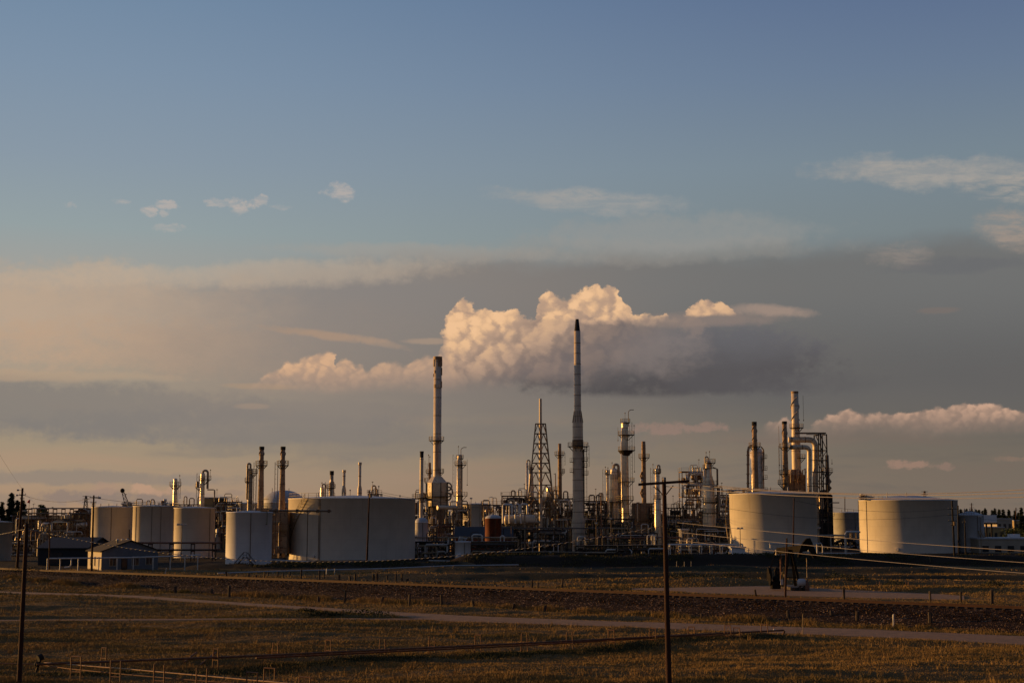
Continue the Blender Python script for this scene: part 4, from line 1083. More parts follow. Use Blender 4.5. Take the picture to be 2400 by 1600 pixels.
# furnace with the tall patched chimney
Y = 432; cx = X(1025, Y, 1000)
t = thing('furnace', 'faceted silver furnace carrying the tall patched chimney', 'furnace', (cx, Y, 0))
def faceted(m, cx, cy, rx, ry, z0, z1, n=8, rx2=None, ry2=None, rot=pi/8):
    rx2 = rx if rx2 is None else rx2; ry2 = ry if ry2 is None else ry2; vs = []
    for (a, b, z) in ((rx, ry, z0), (rx2, ry2, z1)):
        for k in range(n): q = rot+2*pi*k/n; vs.append((cx+a*math.cos(q), cy+b*math.sin(q), z))
    m.add(vs, [(k, (k+1) % n, n+(k+1) % n, n+k) for k in range(n)]+[tuple(range(n-1, -1, -1)), tuple(range(n, 2*n))])
fw = M(24, Y)/math.cos(pi/8)
m = MB(); faceted(m, cx-M(0, Y), Y, fw, fw, Z(1186, Y), Z(1131, Y)); m.build('firebox', MT['duct'], t)
m = MB(); faceted(m, cx, Y, fw, fw, Z(1131, Y)+0.002, Z(1116, Y), rx2=fw*0.45, ry2=fw*0.45); m.build('hood', MT['duct'], t)
m = MB(); faceted(m, cx, Y, fw*0.86, fw*0.86, 3.0, Z(1186, Y)-0.002); m.build('lower_casing', MT['furn'], t)
m = MB()
for k in range(8):
    q = pi/8+2*pi*k/8; m.bar((cx+(fw+0.08)*math.cos(q), Y+(fw+0.08)*math.sin(q), 0), (cx+(fw+0.08)*math.cos(q), Y+(fw+0.08)*math.sin(q), Z(1131, Y)), 0.28)
m.build('corner_post', MT['steel'], t)
for py in (1163, 1186):
    z = Z(py, Y); r = fw+0.15; m = MB(); faceted(m, cx, Y, r+1.0, r+1.0, z-0.1, z+0.05); o = m.build('platform', MT['darksteel'], t)
    g = MB(); guard(g, [Vector((cx+(r+0.95)*math.cos(pi/8+2*pi*k/8), Y+(r+0.95)*math.sin(pi/8+2*pi*k/8), z+0.05)) for k in range(9)]); g.build('railing', MT['rail'], o)
for k, (py, rr) in enumerate(((1140, 1.2), (1152, 1.5), (1163, 1.1))):      # curved header pipes at the right flank
    c = P(1049, py, Y-1); pts = [Vector((c.x+rr*math.cos(a), Y-1-0.3*k, c.z+rr*math.sin(a))) for a in [-pi/2+pi*q/8 for q in range(9)]]
    MB().pipe([pts[0]-Vector((1.2, 0, 0))]+pts+[pts[-1]-Vector((1.2, 0, 0))], 0.24, 8).build('return_bend', MT['pipe'], t)
for k in range(5):
    xx = cx+M(-22+k*11, Y); MB().tube((xx, Y-fw-0.6, 0.4), (xx, Y-fw-0.6, Z(1190+4*k, Y)), 0.14+0.04*(k % 3)).build('pipe', MT[('rustpipe', 'silver', 'pipe')[k % 3]], t)
ladder(t, cx-fw-1.2, Y, 0, Z(1131, Y), pi)
t, cx2, rad = column('tall_chimney', 'tall pale chimney with square patches at its head, left of centre', 'chimney stack', 1025, Y, [(836, 9.4), (1116, 8.8)], [(1032, 1005, 1041), (1107, 1022, 1041)], 'stack', 'open', None, 5.5, base=Z(1117, Y))
zt = Z(836, Y); r = M(9.4, Y)
m = MB(); m.lathe([(r+0.02, zt-0.9), (r+0.14, zt-0.9), (r+0.14, zt+0.02), (r-0.1, zt+0.02)], cx2, Y, 24, False); m.build('rim', MT['rustst'], t)
for (aa, pa, pb, ww) in ((-1.1, 843, 858, 0.9), (-2.9, 843, 859, 0.6), (-0.35, 843, 858, 0.7), (-2.35, 868, 875, 0.35), (-0.25, 862, 879, 0.5), (-2.95, 876, 883, 0.35), (-0.4, 893, 909, 0.5), (-2.25, 901, 909, 0.5), (-1.3, 901, 909, 1.2)):
    m = MB(); m.arc((cx2, Y), r+0.01, aa-ww/2, aa+ww/2, Z(pb, Y), Z(pa, Y), 0.16, 6); m.build('patch_plate', MT['stack' if ww > 1 else 'rustst'], t)
ladder(t, cx2, Y-r-0.2, Z(1110, Y), Z(1034, Y), -pi/2)
# slender rusty column left of the chimney foot
column('process_column', 'thin rusty column with a forked top close left of the tall chimney', 'column', 1007, 440, [(1085, 2.8), (1150, 3.4)], [(1108, 998, 1013), (1128, 994, 1013)], 'rustst', 'dome', (-1, 1085, 1150), 5.0, mast=[(0, 1070), (-3, 1066)])
# slim silver column C1
column('process_column', 'slim silver column with a hooked davit right of the tall chimney', 'column', 1077, 464, [(1068, 5.6), (1130, 6.6), (1185, 7.6), (1225, 8.2)], [(1074, 1069, 1086), (1089, 1065, 1093), (1161, 1062, 1096)], 'silver', 'dome', (-1, 1070, 1215), 4.0, goose=(3, 1048, 13), riser=[(-3.5, 1075, 1190, 0.35, 'silver'), (5, 1080, 1200, 0.3, 'pipe')], mast=[(-3, 1046), (18, 1136)])
# C2 pair behind the flare
column('process_column', 'thin bright pipe-like column left of the lattice flare', 'column', 1235, 462, [(1084, 2.6), (1170, 2.8)], (), 'silver', 'flat', None, 6.0, loop=(1, 7, 1078, 1110, 0.2))
column('process_column', 'tapering grey column just behind the left leg of the lattice flare', 'column', 1245, 468, [(1095, 3.6), (1150, 6.5), (1200, 7)], [(1098, 1238, 1252)], 'stack', 'dome', (1, 1098, 1160), 4.0)
column('process_column', 'squat bright vessel seen through the lattice flare', 'column', 1287, 462, [(1143, 6), (1200, 6.5)], (), 'silver', 'dome', None, ())
column('process_column', 'short vertical vent pipe right of the lattice flare', 'vent pipe', 1302, 460, [(1112, 1.2), (1165, 1.4)], [(1148, 1297, 1309)], 'pipe', 'flat', None, (), goose=(0, 1110, -4))
# flare: guyed mast in a lattice derrick
Y = 415; t = thing('flare_tower', 'lattice derrick round a thin flare mast, centre of the plant', 'flare tower', (X(1267, Y), Y, 0))
fx = X(1267, Y, 1080)
MB().tube((fx, Y, 0), (fx, Y, Z(934, Y)), M(4.4, Y), M(3.2, Y), 14).build('flare_mast', MT['stack'], t)
zt, zb = Z(993, Y), 0.0; wt = M(11.5, Y); wb = M(40, Y)
def lw(z): return wb+(wt-wb)*(z/zt)
legs = [(-1, -1), (1, -1), (1, 1), (-1, 1)]
zc = Y
for (sx, sy) in legs:
    MB().bar((fx+sx*wb, Y+sy*wb*0.8, 0), (fx+sx*wt, Y+sy*wt*0.8, zt), 0.30).build('leg', MT['steel'], t)
levels = [Z(p, Y) for p in (1260, 1205, 1165, 1136, 1107, 1085, 1062, 1039, 1016, 993)]; levels = [max(z, 0.1) for z in levels]
m = MB(); h = MB()
for k, z in enumerate(levels):
    w_ = lw(z)
    cs = [Vector((fx+sx*w_, Y+sy*w_*0.8, z)) for sx, sy in legs]
    for a, b in zip(cs, cs[1:]+cs[:1]): h.bar(a, b, 0.2)
    if k+1 < len(levels):
        z2 = levels[k+1]; w2 = lw(z2); c2 = [Vector((fx+sx*w2, Y+sy*w2*0.8, z2)) for sx, sy in legs]
        for i in range(4):
            mid = (c2[i]+c2[(i+1) % 4])/2
            m.bar(cs[i], mid+(c2[i]-mid)*0.5, 0.17); m.bar(cs[(i+1) % 4], mid+(c2[(i+1) % 4]-mid)*0.5, 0.17)
            ml = (cs[i]+cs[(i+1) % 4])/2; m.bar(ml, mid+(c2[i]-mid)*0.5, 0.17); m.bar(ml, mid+(c2[(i+1) % 4]-mid)*0.5, 0.17)
h.build('horizontal_tie', MT['steel'], t); m.build('bracing', MT['steel'], t)
# dark stack right of the flare
column('furnace_stack', 'dark rusty stack with one platform, between flare and main stack', 'chimney stack', 1312, 450, [(1039, 3.8), (1052, 3.6), (1064, 4.4), (1175, 5.2)], [(1066, 1300, 1323), (1107, 1310, 1324)], 'rustst', 'open', (1, 1066, 1107), 4.0)
# main stack
Y = 418; t, cx, rad = column('tall_chimney', 'tallest banded silver stack with a black conical tip', 'chimney stack', 1354, Y, [(776, 7.6), (963, 8.2), (990, 12.2), (1210, 12.8), (1226, 15.5)], [(1046, 1330, 1379)], 'stack', 'flat', None, 3.1)
zt = Z(776, Y); m = MB(); m.lathe([(M(7.0, Y), zt), (M(6.6, Y), zt+0.4), (M(3.8, Y), Z(748, Y)), (M(3.2, Y), Z(748, Y)), (M(3.2, Y), Z(748, Y)-1)], cx, Y, 20); m.build('tip_cone', MT['black'], t)
m = MB(); m.lathe([(M(12.4, Y), Z(1046, Y)), (M(13.0, Y), Z(1045, Y)), (M(13.0, Y), Z(1031, Y)), (M(12.4, Y), Z(1030, Y))], cx, Y, 24, False); m.build('dark_band', MT['steel'], t)
m = MB()
for k in range(12):
    a = 2*pi*k/12; m.bar((cx+(M(8.4, Y))*math.cos(a), Y+M(8.4, Y)*math.sin(a), Z(963, Y)), (cx+M(12.5, Y)*math.cos(a), Y+M(12.5, Y)*math.sin(a), Z(990, Y)), 0.14)
m.build('cone_rib', MT['steel'], t)
for (py, a_, b_) in ((1057, 1364, 1377), (1080, 1364, 1378), (1094, 1364, 1377), (1112, 1364, 1379), (1082, 1336, 1344), (1106, 1336, 1344)):
    z = Z(py, Y); x0 = X(a_, Y); x1 = X(b_, Y); m = MB(); m.box(x0, x1, Y-1.2, Y+1.2, z-0.08, z+0.05); o = m.build('side_platform', MT['darksteel'], t)
    g = MB(); guard(g, [Vector((x0, Y-1.15, z)), Vector(((x0+x1)/2, Y-1.15, z)), Vector((x1, Y-1.15, z)), Vector((x1, Y+1.15, z))]); g.build('railing', MT['rail'], o)
ladder(t, X(1370, Y), Y-0.4, Z(1200, Y), Z(1046, Y), 0); ladder(t, X(1376, Y), Y-0.4, Z(1112, Y), Z(1050, Y), 0)
MB().tube((X(1368, Y), Y+0.4, Z(1215, Y)), (X(1368, Y), Y+0.4, Z(1052, Y)), 0.3).build('riser_pipe', MT['darksteel'], t)
# columns right of the main stack
column('process_column', 'narrow gleaming column at the left of the silver vessel pair', 'column', 1424, 454, [(1102, 3.2), (1225, 3.4)], [(1110, 1418, 1431)], 'silver', 'dome', (-1, 1105, 1225), 5.0, mast=[(-5, 1094), (1, 1096)])
column('process_column', 'stout gleaming vessel with a pipe loop, left of the tallest column', 'column', 1439, 459, [(1101, 8), (1120, 10), (1150, 11), (1240, 11.4)], [(1121, 1429, 1451), (1176, 1420, 1458)], 'silver', 'dome', None, 5.5, loop=(1, 11, 1088, 1180, 0.42), mast=[(-4, 1084)])
column('process_column', 'dark companion column wedged behind the stout gleaming vessel', 'column', 1452, 470, [(1108, 5), (1220, 6)], [(1112, 1446, 1460), (1128, 1446, 1462)], 'furn', 'dome', (1, 1108, 1200), 5.0, riser=[(-3, 1112, 1200, 0.3, 'silver'), (3, 1125, 1200, 0.2, 'silver')])
column('process_column', 'tallest silver column stacked with round platforms and a hooked davit', 'column', 1465, 438, [(992, 8.0), (1110, 8.4), (1180, 8.8), (1240, 9.2)], [(990, 1455, 1478), (1019, 1449, 1488), (1055, 1449, 1489, 1), (1128, 1448, 1487), (1171, 1443, 1485), (1202, 1449, 1480)], 'silver', 'dome', (1, 995, 1200), 7.0,
       goose=(9, 960, 13), riser=[(-6, 1000, 1120, 0.3, 'silver'), (-8, 1032, 1190, 0.25, 'silver'), (4, 1010, 1180, 0.2, 'pipe')], mast=[(1, 968), (22, 997), (-16, 1032), (22, 1105)])
t, cx, rad = column('furnace_stack', 'rusty round stack with one platform right of the tallest column', 'chimney stack', 1509, 446, [(1034, 4.6), (1050, 5.0), (1180, 5.4)], [(1072, 1497, 1523)], 'rustst', 'open', None, 5.0)
for k, (pa, pb) in enumerate(((1105, 1125), (1145, 1165))):
    cc = Vector((cx-rad(Z(pa, 446))*0.9, 446-0.4, 0)); MB().pipe([(cc.x, cc.y, Z(pb, 446)), (cc.x-0.45, cc.y, (Z(pa, 446)+Z(pb, 446))/2), (cc.x, cc.y, Z(pa, 446))], 0.25, 8).build('blister_pipe', MT['rustst'], t)
heater('grey ribbed heater at the foot of the rusty round stack', 1487, 1529, 442, 1178, 8, 'furn')
column('process_column', 'silver column with one small platform left of the brown pole', 'column', 1541, 432, [(1100, 5.4), (1168, 5.6), (1172, 7.6), (1240, 7.8)], [(1107, 1531, 1550), (1168, 1533, 1550)], 'silver', 'dome', (-1, 1102, 1230), 5.0, loop=(1, 6, 1090, 1110, 0.22), mast=[(-10, 1088)])
# C5
column('process_column', 'broad silver reactor column with narrow neck behind the brown pole', 'column', 1661, 436, [(1080, 5), (1085, 7.5), (1112, 8.2), (1133, 14), (1240, 15)], [(1084, 1652, 1678), (1097, 1648, 1670), (1135, 1645, 1684), (1176, 1644, 1682), (1201, 1644, 1680)], 'silver', 'dome', None, 4.0,
       loop=(-1, 8, 1070, 1096, 0.2), riser=[(20, 1095, 1200, 0.28, 'steel'), (-10, 1098, 1225, 0.4, 'silver'), (23, 1140, 1200, 0.35, 'pipe')], mast=[(3, 1058), (-5, 1060)])
# column group behind the cream tank
Y = 424
column('process_column', 'stout white-topped vessel hugging the finned rusty stack', 'column', 1775, Y+5, [(1056, 13), (1059, 16), (1200, 16.4)], (), 'silver', 'dome', None, 9.0, loop=None)
t, cx, rad = column('furnace_stack', 'rusty finned stack in front of the stout vessel', 'chimney stack', 1770, Y-4, [(990, 5.4), (1040, 5.6), (1060, 6.4), (1200, 7.4)], [(1046, 1756, 1784)], 'rustst', 'open', None, 6.0)
strakes(t, cx, Y-4, M(5.5, Y-4), 994, 1032, 0.8)
m = MB(); z = Z(988, Y-4); m.lathe([(M(5.5, Y), z-1.2), (M(5.9, Y), z-1.1), (M(5.9, Y), z), (M(5.2, Y), z)], cx, Y-4, 18, False); m.build('rim', MT['black'], t)
t = thing('transfer_pipe', 'curved overhead pipe running down left of the stout vessel', 'pipe', (X(1753, Y), Y, 0))
m = MB(); pts = [P(1768, 1045, Y+4), P(1760, 1044, Y+2), P(1755, 1048, Y), P(1753, 1056, Y), P(1753, 1140, Y), P(1753, 1240, Y)]; m.pipe(pts, M(2.8, Y), 10); m.build('pipe', MT['furn'], t)
m = MB(); 
for k in range(4): c = P(1753, 1066+k*22, Y); m.lathe([(M(2.8, Y), c.z-0.1), (M(4.2, Y), c.z-0.1), (M(4.2, Y), c.z+0.1), (M(2.8, Y), c.z+0.1)], c.x, Y, 12, False)
m.build('flange', MT['steel'], t)
t = thing('access_tower', 'small caged balconies up the right side of the stout vessel', 'access platform', (X(1794, Y), Y, 0))
for py in (1074, 1101, 1122):
    z = Z(py, Y+5); x0, x1 = X(1789, Y+5), X(1798, Y+5); m = MB(); m.box(x0, x1, Y+3, Y+6, z-0.06, z+0.06); o = m.build('platform', MT['darksteel'], t)
    g = MB(); guard(g, [Vector((x0, Y+3, z)), Vector((x1, Y+3, z)), Vector((x1, Y+6, z))]); g.build('railing', MT['rail'], o)
ladder(t, X(1791, Y), Y+3, 0, Z(1070, Y), 0)
MB().pipe([P(1784, 1047, Y), P(1789, 1053, Y+2), P(1790, 1062, Y+3), P(1790, 1100, Y+3)], 0.2, 7).build('pipe', MT['pipe'], t)
# group around the big finned stack
Y = 434
t, cx, rad = column('tall_chimney', 'broad finned stack with one platform above the dark heater', 'chimney stack', 1866, Y+6, [(918, 8.3), (992, 8.6), (1040, 10.4), (1110, 10.6)], [(1002, 1852, 1885), (1073, 1860, 1888)], 'stack', 'open', None, 7.0, mast=[(19, 985)])
strakes(t, cx, Y+6, M(8.4, Y+6), 930, 985, 0.8, key='stack', w=0.28)
m = MB(); z = Z(917, Y+6); m.lathe([(M(8.3, Y), z-0.6), (M(8.9, Y), z-0.6), (M(8.9, Y), z), (M(8.0, Y), z)], cx, Y+6, 20, False); m.build('rim', MT['rustst'], t)
t, cx, rad = column('furnace_stack', 'rust-red finned slim stack left of the broad finned stack', 'chimney stack', 1841, Y-4, [(989, 5.4), (1040, 5.8), (1060, 6.2), (1180, 7.4)], [(1048, 1828, 1856), (1110, 1826, 1850), (1133, 1822, 1846)], 'rustst', 'open', (-1, 1050, 1150), 6.0, mast=[(-14, 1090)])
strakes(t, cx, Y-4, M(5.5, Y-4), 992, 1040, 0.9)
m = MB(); z = Z(987, Y-4); m.lathe([(M(5.5, Y), z-0.8), (M(6.0, Y), z-0.8), (M(6.0, Y), z), (M(5.2, Y), z)], cx, Y-4, 18, False); m.build('rim', MT['black'], t)
t, x0, x1, zt = heater('dark rust-stained heater under the broad finned stack', 1850, 1890, Y+2, 1112, 9, 'rustst')
m = MB(); faceted(m, (x0+x1)/2, Y+6, (x1-x0)/2*1.2, 5, zt+0.002, Z(1100, Y+6), 4, (x1-x0)/2*0.7, 3, pi/4); m.build('hood', MT['furn'], t)
for k in range(7):
    xx = x0+(x1-x0)*(k+0.5)/7; za = Z(1108-(k % 3)*3, Y); MB().pipe([(xx, Y+0.4, za-3.0), (xx, Y+0.4, za), (xx+0.7, Y+0.2, za+0.6), (xx+0.7, Y+0.2, za-2.5)], 0.16, 7).build('return_bend', MT['rustpipe' if k % 2 else 'pipe'], t)
def duct(label, pts, r, key='duct'):
    t = thing('flue_duct', label, 'duct', (pts[-1][0], pts[-1][1], 0)); MB().pipe(pts, r, 16).build('duct', MT[key], t)
    m = MB()
    for a, b in ((pts[0], pts[1]), (pts[-2], pts[-1])):
        a = Vector(a); b = Vector(b); L = (b-a).length; n = max(1, int(L/5))
        for k in range(n+1):
            c = a+(b-a)*((k+0.2)/(n+0.4)); d = (b-a).normalized()*0.12; m.tube(c-d, c+d, r*1.07, n=16)
    m.build('stiffening_ring', MT['steel'], t); return t
def bend(p0, c0, p1, n=6):
    p0, c0, p1 = Vector(p0), Vector(c0), Vector(p1); return [p0*(1-f)**2+c0*2*f*(1-f)+p1*f*f for f in [k/n for k in range(n+1)]]
duct('upper horizontal flue duct bending down on the right, rust patch at its bend', [P(1848, 1030, Y)]+bend(P(1893, 1030, Y), P(1911, 1030, Y), P(1911, 1049, Y))+[P(1911, 1130, Y), Vector((X(1911, Y, 1130), Y, 1))], M(6.6, Y))
duct('lower shorter flue duct bending down nearer the heater', [P(1850, 1047.5, Y-3.5)]+bend(P(1885, 1047.5, Y-3.5), P(1897, 1047.5, Y-3.5), P(1897, 1061, Y-3.5))+[P(1897, 1130, Y-3.5), Vector((X(1897, Y-3.5, 1130), Y-3.5, 1))], M(5.4, Y))
t = thing('duct_support_tower', 'tall dark braced steel tower holding up the flue ducts', 'support tower', (X(1925, Y), Y, 0))
xa, xb, xc = X(1918, Y), X(1922, Y), X(1937, Y)
for (x, y) in ((xa, Y-3), (xa, Y+3), (xc, Y-3), (xc, Y+3), (xb, Y-3.4)):
    MB().bar((x, y, 0), (x, y, Z(1018, Y)), 0.32).build('leg', MT['darksteel'], t)
m = MB(); zs = [Z(p, Y) for p in (1240, 1200, 1166, 1133, 1106, 1079, 1056, 1019)]; zs[0] = max(zs[0], 0.2)
for y in (Y-3, Y+3):
    for z in zs: m.bar((xa, y, z), (xc, y, z), 0.22)
    for k, (a, b) in enumerate(zip(zs[:-1], zs[1:])): 
        if k % 2: m.bar((xb, y, a), (xc, y, b), 0.2)
        else: m.bar((xb, y, b), (xc, y, a), 0.2)
for z in zs[3:]: m.bar((X(1890, Y), Y-2.9, z), (xa, Y-2.9, z), 0.18)
for x in (xa, xc):
    for z in zs: m.bar((x, Y-3, z), (x, Y+3, z), 0.2)
m.build('bracing', MT['darksteel'], t)
m = MB(); z = Z(1018, Y)+0.25; m.box(X(1866, Y), xc+0.3, Y-1.2, Y+1.2, z, z+0.35); m.build('top_walkway', MT['steel'], t)
# right slim stack over a black furnace
t, cx, rad = column('furnace_stack', 'rusty slim stack with one platform right of the support tower', 'chimney stack', 1940, Y+2, [(1066, 4.0), (1100, 4.4), (1145, 5.2)], [(1106, 1927, 1953)], 'rustst', 'flat', None, 5.0, base=Z(1150, Y+2), mast=[(11, 1086)])
MB().pipe([P(1942, 1120, Y+1), P(1947, 1128, Y), P(1941, 1136, Y), P(1947, 1143, Y), P(1942, 1150, Y+1)], 0.25, 8).build('blister_pipe', MT['rustst'], t)
t, x0, x1, zt = heater('black gabled furnace at the right end of the process units', 1927, 1952, Y, 1160, 8, 'black')
m = MB(); faceted(m, (x0+x1)/2, Y+4, (x1-x0)/2*1.41, 5.6, zt+0.002, Z(1147, Y), 4, 0.7, 2, pi/4); m.build('hood', MT['black'], t)
for k, pp in enumerate((1923, 1926, 1930)):
    MB().tube((X(pp, Y-2), Y-1.6, Z(1192, Y)), (X(pp, Y-2), Y-1.6, Z(1163, Y)), 0.22).build('pipe', MT['silver'], t)
# ------------------------------------------------------------------ process units between the columns
GU = 'open steel process units crowded with pipes and vessels'
module('process_unit', 'low lit process unit at the far left edge, rows of yellowish rails', 'process unit', -30, 88, 372, [1288, 1268], 1, 6, 4, fill=('yellow', 'furn', 'pipe'), group=GU)
module('process_unit', 'process unit behind the dark shed roof, left of the first tank', 'process unit', 84, 200, 462, [1262, 1240, 1216], 2, 8, 5, group=GU)
module('process_unit', 'process unit far left under the long pipe bridge', 'process unit', 30, 120, 478, [1250, 1228, 1208], 3, 8, 4, group=GU)
module('process_unit', 'small yellow-railed platform unit just left of the dark shed', 'process unit', 92, 118, 360, [1256, 1246], 4, 4, 1, fill=('yellow',), group=GU)
module('process_unit', 'glowing lit unit seen in the gap between third and fourth tanks', 'process unit', 500, 556, 440, [1228, 1208, 1192, 1176], 5, 7, 3, fill=('yellow', 'silver', 'wpipe'), group=GU)
module('process_unit', 'low lit pipework unit showing above the third tank roof', 'process unit', 400, 505, 475, [1196, 1182], 6, 7, 5, group=GU)
module('process_unit', 'pipework unit showing above the first and second tank roofs', 'process unit', 290, 400, 485, [1196, 1184], 61, 7, 5, group=GU, dens=0.7)
module('process_unit', 'rusty unit in the narrow gap between white tank and big tank', 'process unit', 632, 684, 372, [1270, 1240, 1212], 7, 6, 2, fill=('rustpipe', 'rust', 'furn'), group=GU)
module('process_unit', 'rusty unit just right of the widest tank, behind the slim stack', 'process unit', 968, 1003, 425, [1240, 1205, 1168], 8, 8, 2, fill=('rust', 'rustpipe', 'furn'), group=GU)
module('process_unit', 'low unit around the foot of the faceted furnace', 'process unit', 1000, 1072, 408, [1268, 1246, 1228], 9, 7, 4, group=GU)
module('process_unit', 'unit between the faceted furnace and the slim silver column', 'process unit', 1046, 1100, 462, [1232, 1208, 1192], 10, 8, 3, group=GU)
module('process_unit', 'tall trussed dark unit above the rust-red tank', 'process unit', 1130, 1182, 470, [1230, 1208, 1183], 11, 8, 4, key='rustst', group=GU, dens=1.4)
module('process_unit', 'unit with a high railed deck left of the lattice flare', 'process unit', 1176, 1232, 456, [1228, 1200, 1180, 1162], 12, 8, 4, group=GU, dens=1.2)
module('process_unit', 'unit of stacked boxes directly behind the lattice flare', 'process unit', 1232, 1296, 452, [1234, 1206, 1186, 1168], 13, 9, 4, key='steel', group=GU, dens=1.3)
module('process_unit', 'unit of long lit boxes between the flare and the main stack', 'process unit', 1290, 1348, 448, [1236, 1210, 1192, 1168], 14, 9, 4, key='steel', fill=('furn', 'yellow', 'rust'), group=GU, dens=1.3)
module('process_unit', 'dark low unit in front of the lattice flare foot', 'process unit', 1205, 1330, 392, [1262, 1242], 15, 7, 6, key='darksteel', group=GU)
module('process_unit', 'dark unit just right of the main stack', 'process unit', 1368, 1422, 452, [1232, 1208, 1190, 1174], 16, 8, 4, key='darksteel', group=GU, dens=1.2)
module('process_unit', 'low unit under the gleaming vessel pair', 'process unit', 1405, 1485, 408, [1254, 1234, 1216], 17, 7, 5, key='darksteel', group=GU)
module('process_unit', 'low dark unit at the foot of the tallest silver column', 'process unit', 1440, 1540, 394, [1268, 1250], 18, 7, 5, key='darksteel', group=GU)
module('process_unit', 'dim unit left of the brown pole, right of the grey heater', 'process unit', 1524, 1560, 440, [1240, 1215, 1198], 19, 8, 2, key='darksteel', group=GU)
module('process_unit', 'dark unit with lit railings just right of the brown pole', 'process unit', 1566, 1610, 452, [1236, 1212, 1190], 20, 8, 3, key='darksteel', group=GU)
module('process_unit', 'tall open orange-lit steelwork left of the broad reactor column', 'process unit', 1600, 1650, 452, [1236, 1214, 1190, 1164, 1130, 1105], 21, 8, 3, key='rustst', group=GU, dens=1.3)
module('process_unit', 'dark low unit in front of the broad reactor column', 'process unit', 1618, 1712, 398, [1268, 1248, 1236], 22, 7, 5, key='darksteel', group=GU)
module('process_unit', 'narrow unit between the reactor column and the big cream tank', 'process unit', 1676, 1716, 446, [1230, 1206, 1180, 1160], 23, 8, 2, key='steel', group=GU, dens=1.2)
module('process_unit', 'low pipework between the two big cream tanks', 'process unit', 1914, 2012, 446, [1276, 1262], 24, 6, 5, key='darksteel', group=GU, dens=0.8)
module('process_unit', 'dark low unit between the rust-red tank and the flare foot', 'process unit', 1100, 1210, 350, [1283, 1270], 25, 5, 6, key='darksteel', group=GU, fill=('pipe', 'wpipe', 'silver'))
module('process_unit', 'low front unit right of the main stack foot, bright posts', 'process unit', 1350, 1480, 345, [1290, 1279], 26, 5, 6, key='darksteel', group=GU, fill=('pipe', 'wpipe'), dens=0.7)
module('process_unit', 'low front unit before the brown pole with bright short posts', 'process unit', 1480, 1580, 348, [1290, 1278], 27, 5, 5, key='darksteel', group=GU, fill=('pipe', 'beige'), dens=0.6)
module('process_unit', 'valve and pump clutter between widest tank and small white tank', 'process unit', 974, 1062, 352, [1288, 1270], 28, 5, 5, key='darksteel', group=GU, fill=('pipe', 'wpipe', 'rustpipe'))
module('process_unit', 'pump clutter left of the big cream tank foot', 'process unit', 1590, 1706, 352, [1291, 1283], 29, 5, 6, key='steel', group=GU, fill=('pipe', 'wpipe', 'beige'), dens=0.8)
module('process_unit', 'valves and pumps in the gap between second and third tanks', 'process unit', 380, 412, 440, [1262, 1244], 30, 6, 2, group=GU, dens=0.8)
# racks
pipe_rack('long high pipe bridge at the far left, just under the round tree', 66, 203, 470, 1193, 6, 31, 7, 2)
pipe_rack('pipe rack passing low behind the second and third tanks', 300, 560, 436, 1252, 5, 32, 8, 1)
pipe_rack('pipe rack crossing in front of the second and third tanks', 250, 500, 330, 1275, 3, 33, 5, 2, key='darksteel', mats=('darksteel', 'rustpipe'))
pipe_rack('pipe rack running from the widest tank to the rust-red tank', 965, 1200, 362, 1262, 5, 34, 6, 1)
pipe_rack('pipe rack running behind the flare foot to the main stack', 1180, 1420, 375, 1240, 6, 35, 6, 1, key='darksteel')
pipe_rack('pipe rack running right from the main stack to the brown pole', 1380, 1600, 372, 1262, 5, 36, 6, 1, key='darksteel')
pipe_rack('pale pipe rack leading to the left side of the big cream tank', 1570, 1716, 338, 1279, 3, 37, 6, 1, key='wpipe', mats=('wpipe', 'pipe'))
pipe_rack('dark rack low behind the widest tank left side', 560, 700, 385, 1250, 5, 38, 4, 2)

# big horizontal drum with pipe loops
Y = 398; t = thing('horizontal_drum', 'horizontal drum with a bright round end cap left of the flare', 'drum', (X(1215, Y), Y, 0))
r = M(12, Y); drum(t, X(1186, Y), X(1250, Y), Y, Z(1218, Y), r, 'duct', False, 'shell')
for pp in (1192, 1212, 1232, 1248):
    for yy in (-1, 1): MB().bar((X(pp, Y), Y+yy, 0), (X(pp, Y), Y+yy, Z(1218, Y)-r*0.7), 0.25).build('leg', MT['steel'], t)
for (a, b, py, rr) in ((1179, 1200, 1182, 0.30), (1194, 1200, 1184, 0.2), (1208, 1217, 1181, 0.26), (1221, 1236, 1181, 0.26)):
    MB().pipe([P(a, 1226, Y-2), P(a, py+2, Y-2), P(a+2, py, Y-2), P(b-2, py, Y-2), P(b, py+2, Y-2), P(b, 1204, Y-2)], rr, 10).build('loop_pipe', MT['wpipe'], t)
MB().box(X(1186, Y), X(1256, Y), Y-2, Y+2, Z(1232, Y)-0.3, Z(1232, Y)).build('platform', MT['darksteel'], t)
t = thing('pipe_gantry', 'T-shaped gantry post with cross pipe beside the flare leg', 'gantry', (X(1230, 390), 390, 0))
MB().bar((X(1230, 390), 390, 0), (X(1230, 390), 390, Z(1190, 390)), 0.35).build('post', MT['pipe'], t)
MB().tube(P(1232, 1223, 390), P(1266, 1223, 392), 0.3).build('cross_pipe', MT['pipe'], t)
t = thing('pipe_gantry', 'broad horizontal pipe with round end in front of the furnace foot', 'pipe', (X(1045, 405), 405, 0))
MB().tube(P(1025, 1189, 405), P(1070, 1189, 408), 0.62, n=14).build('pipe', MT['duct'], t)
for pp in (1034, 1062): MB().bar((X(pp, 405), 405.5, 0), (X(pp, 405), 405.5, Z(1193, 405)), 0.3).build('post', MT['steel'], t)

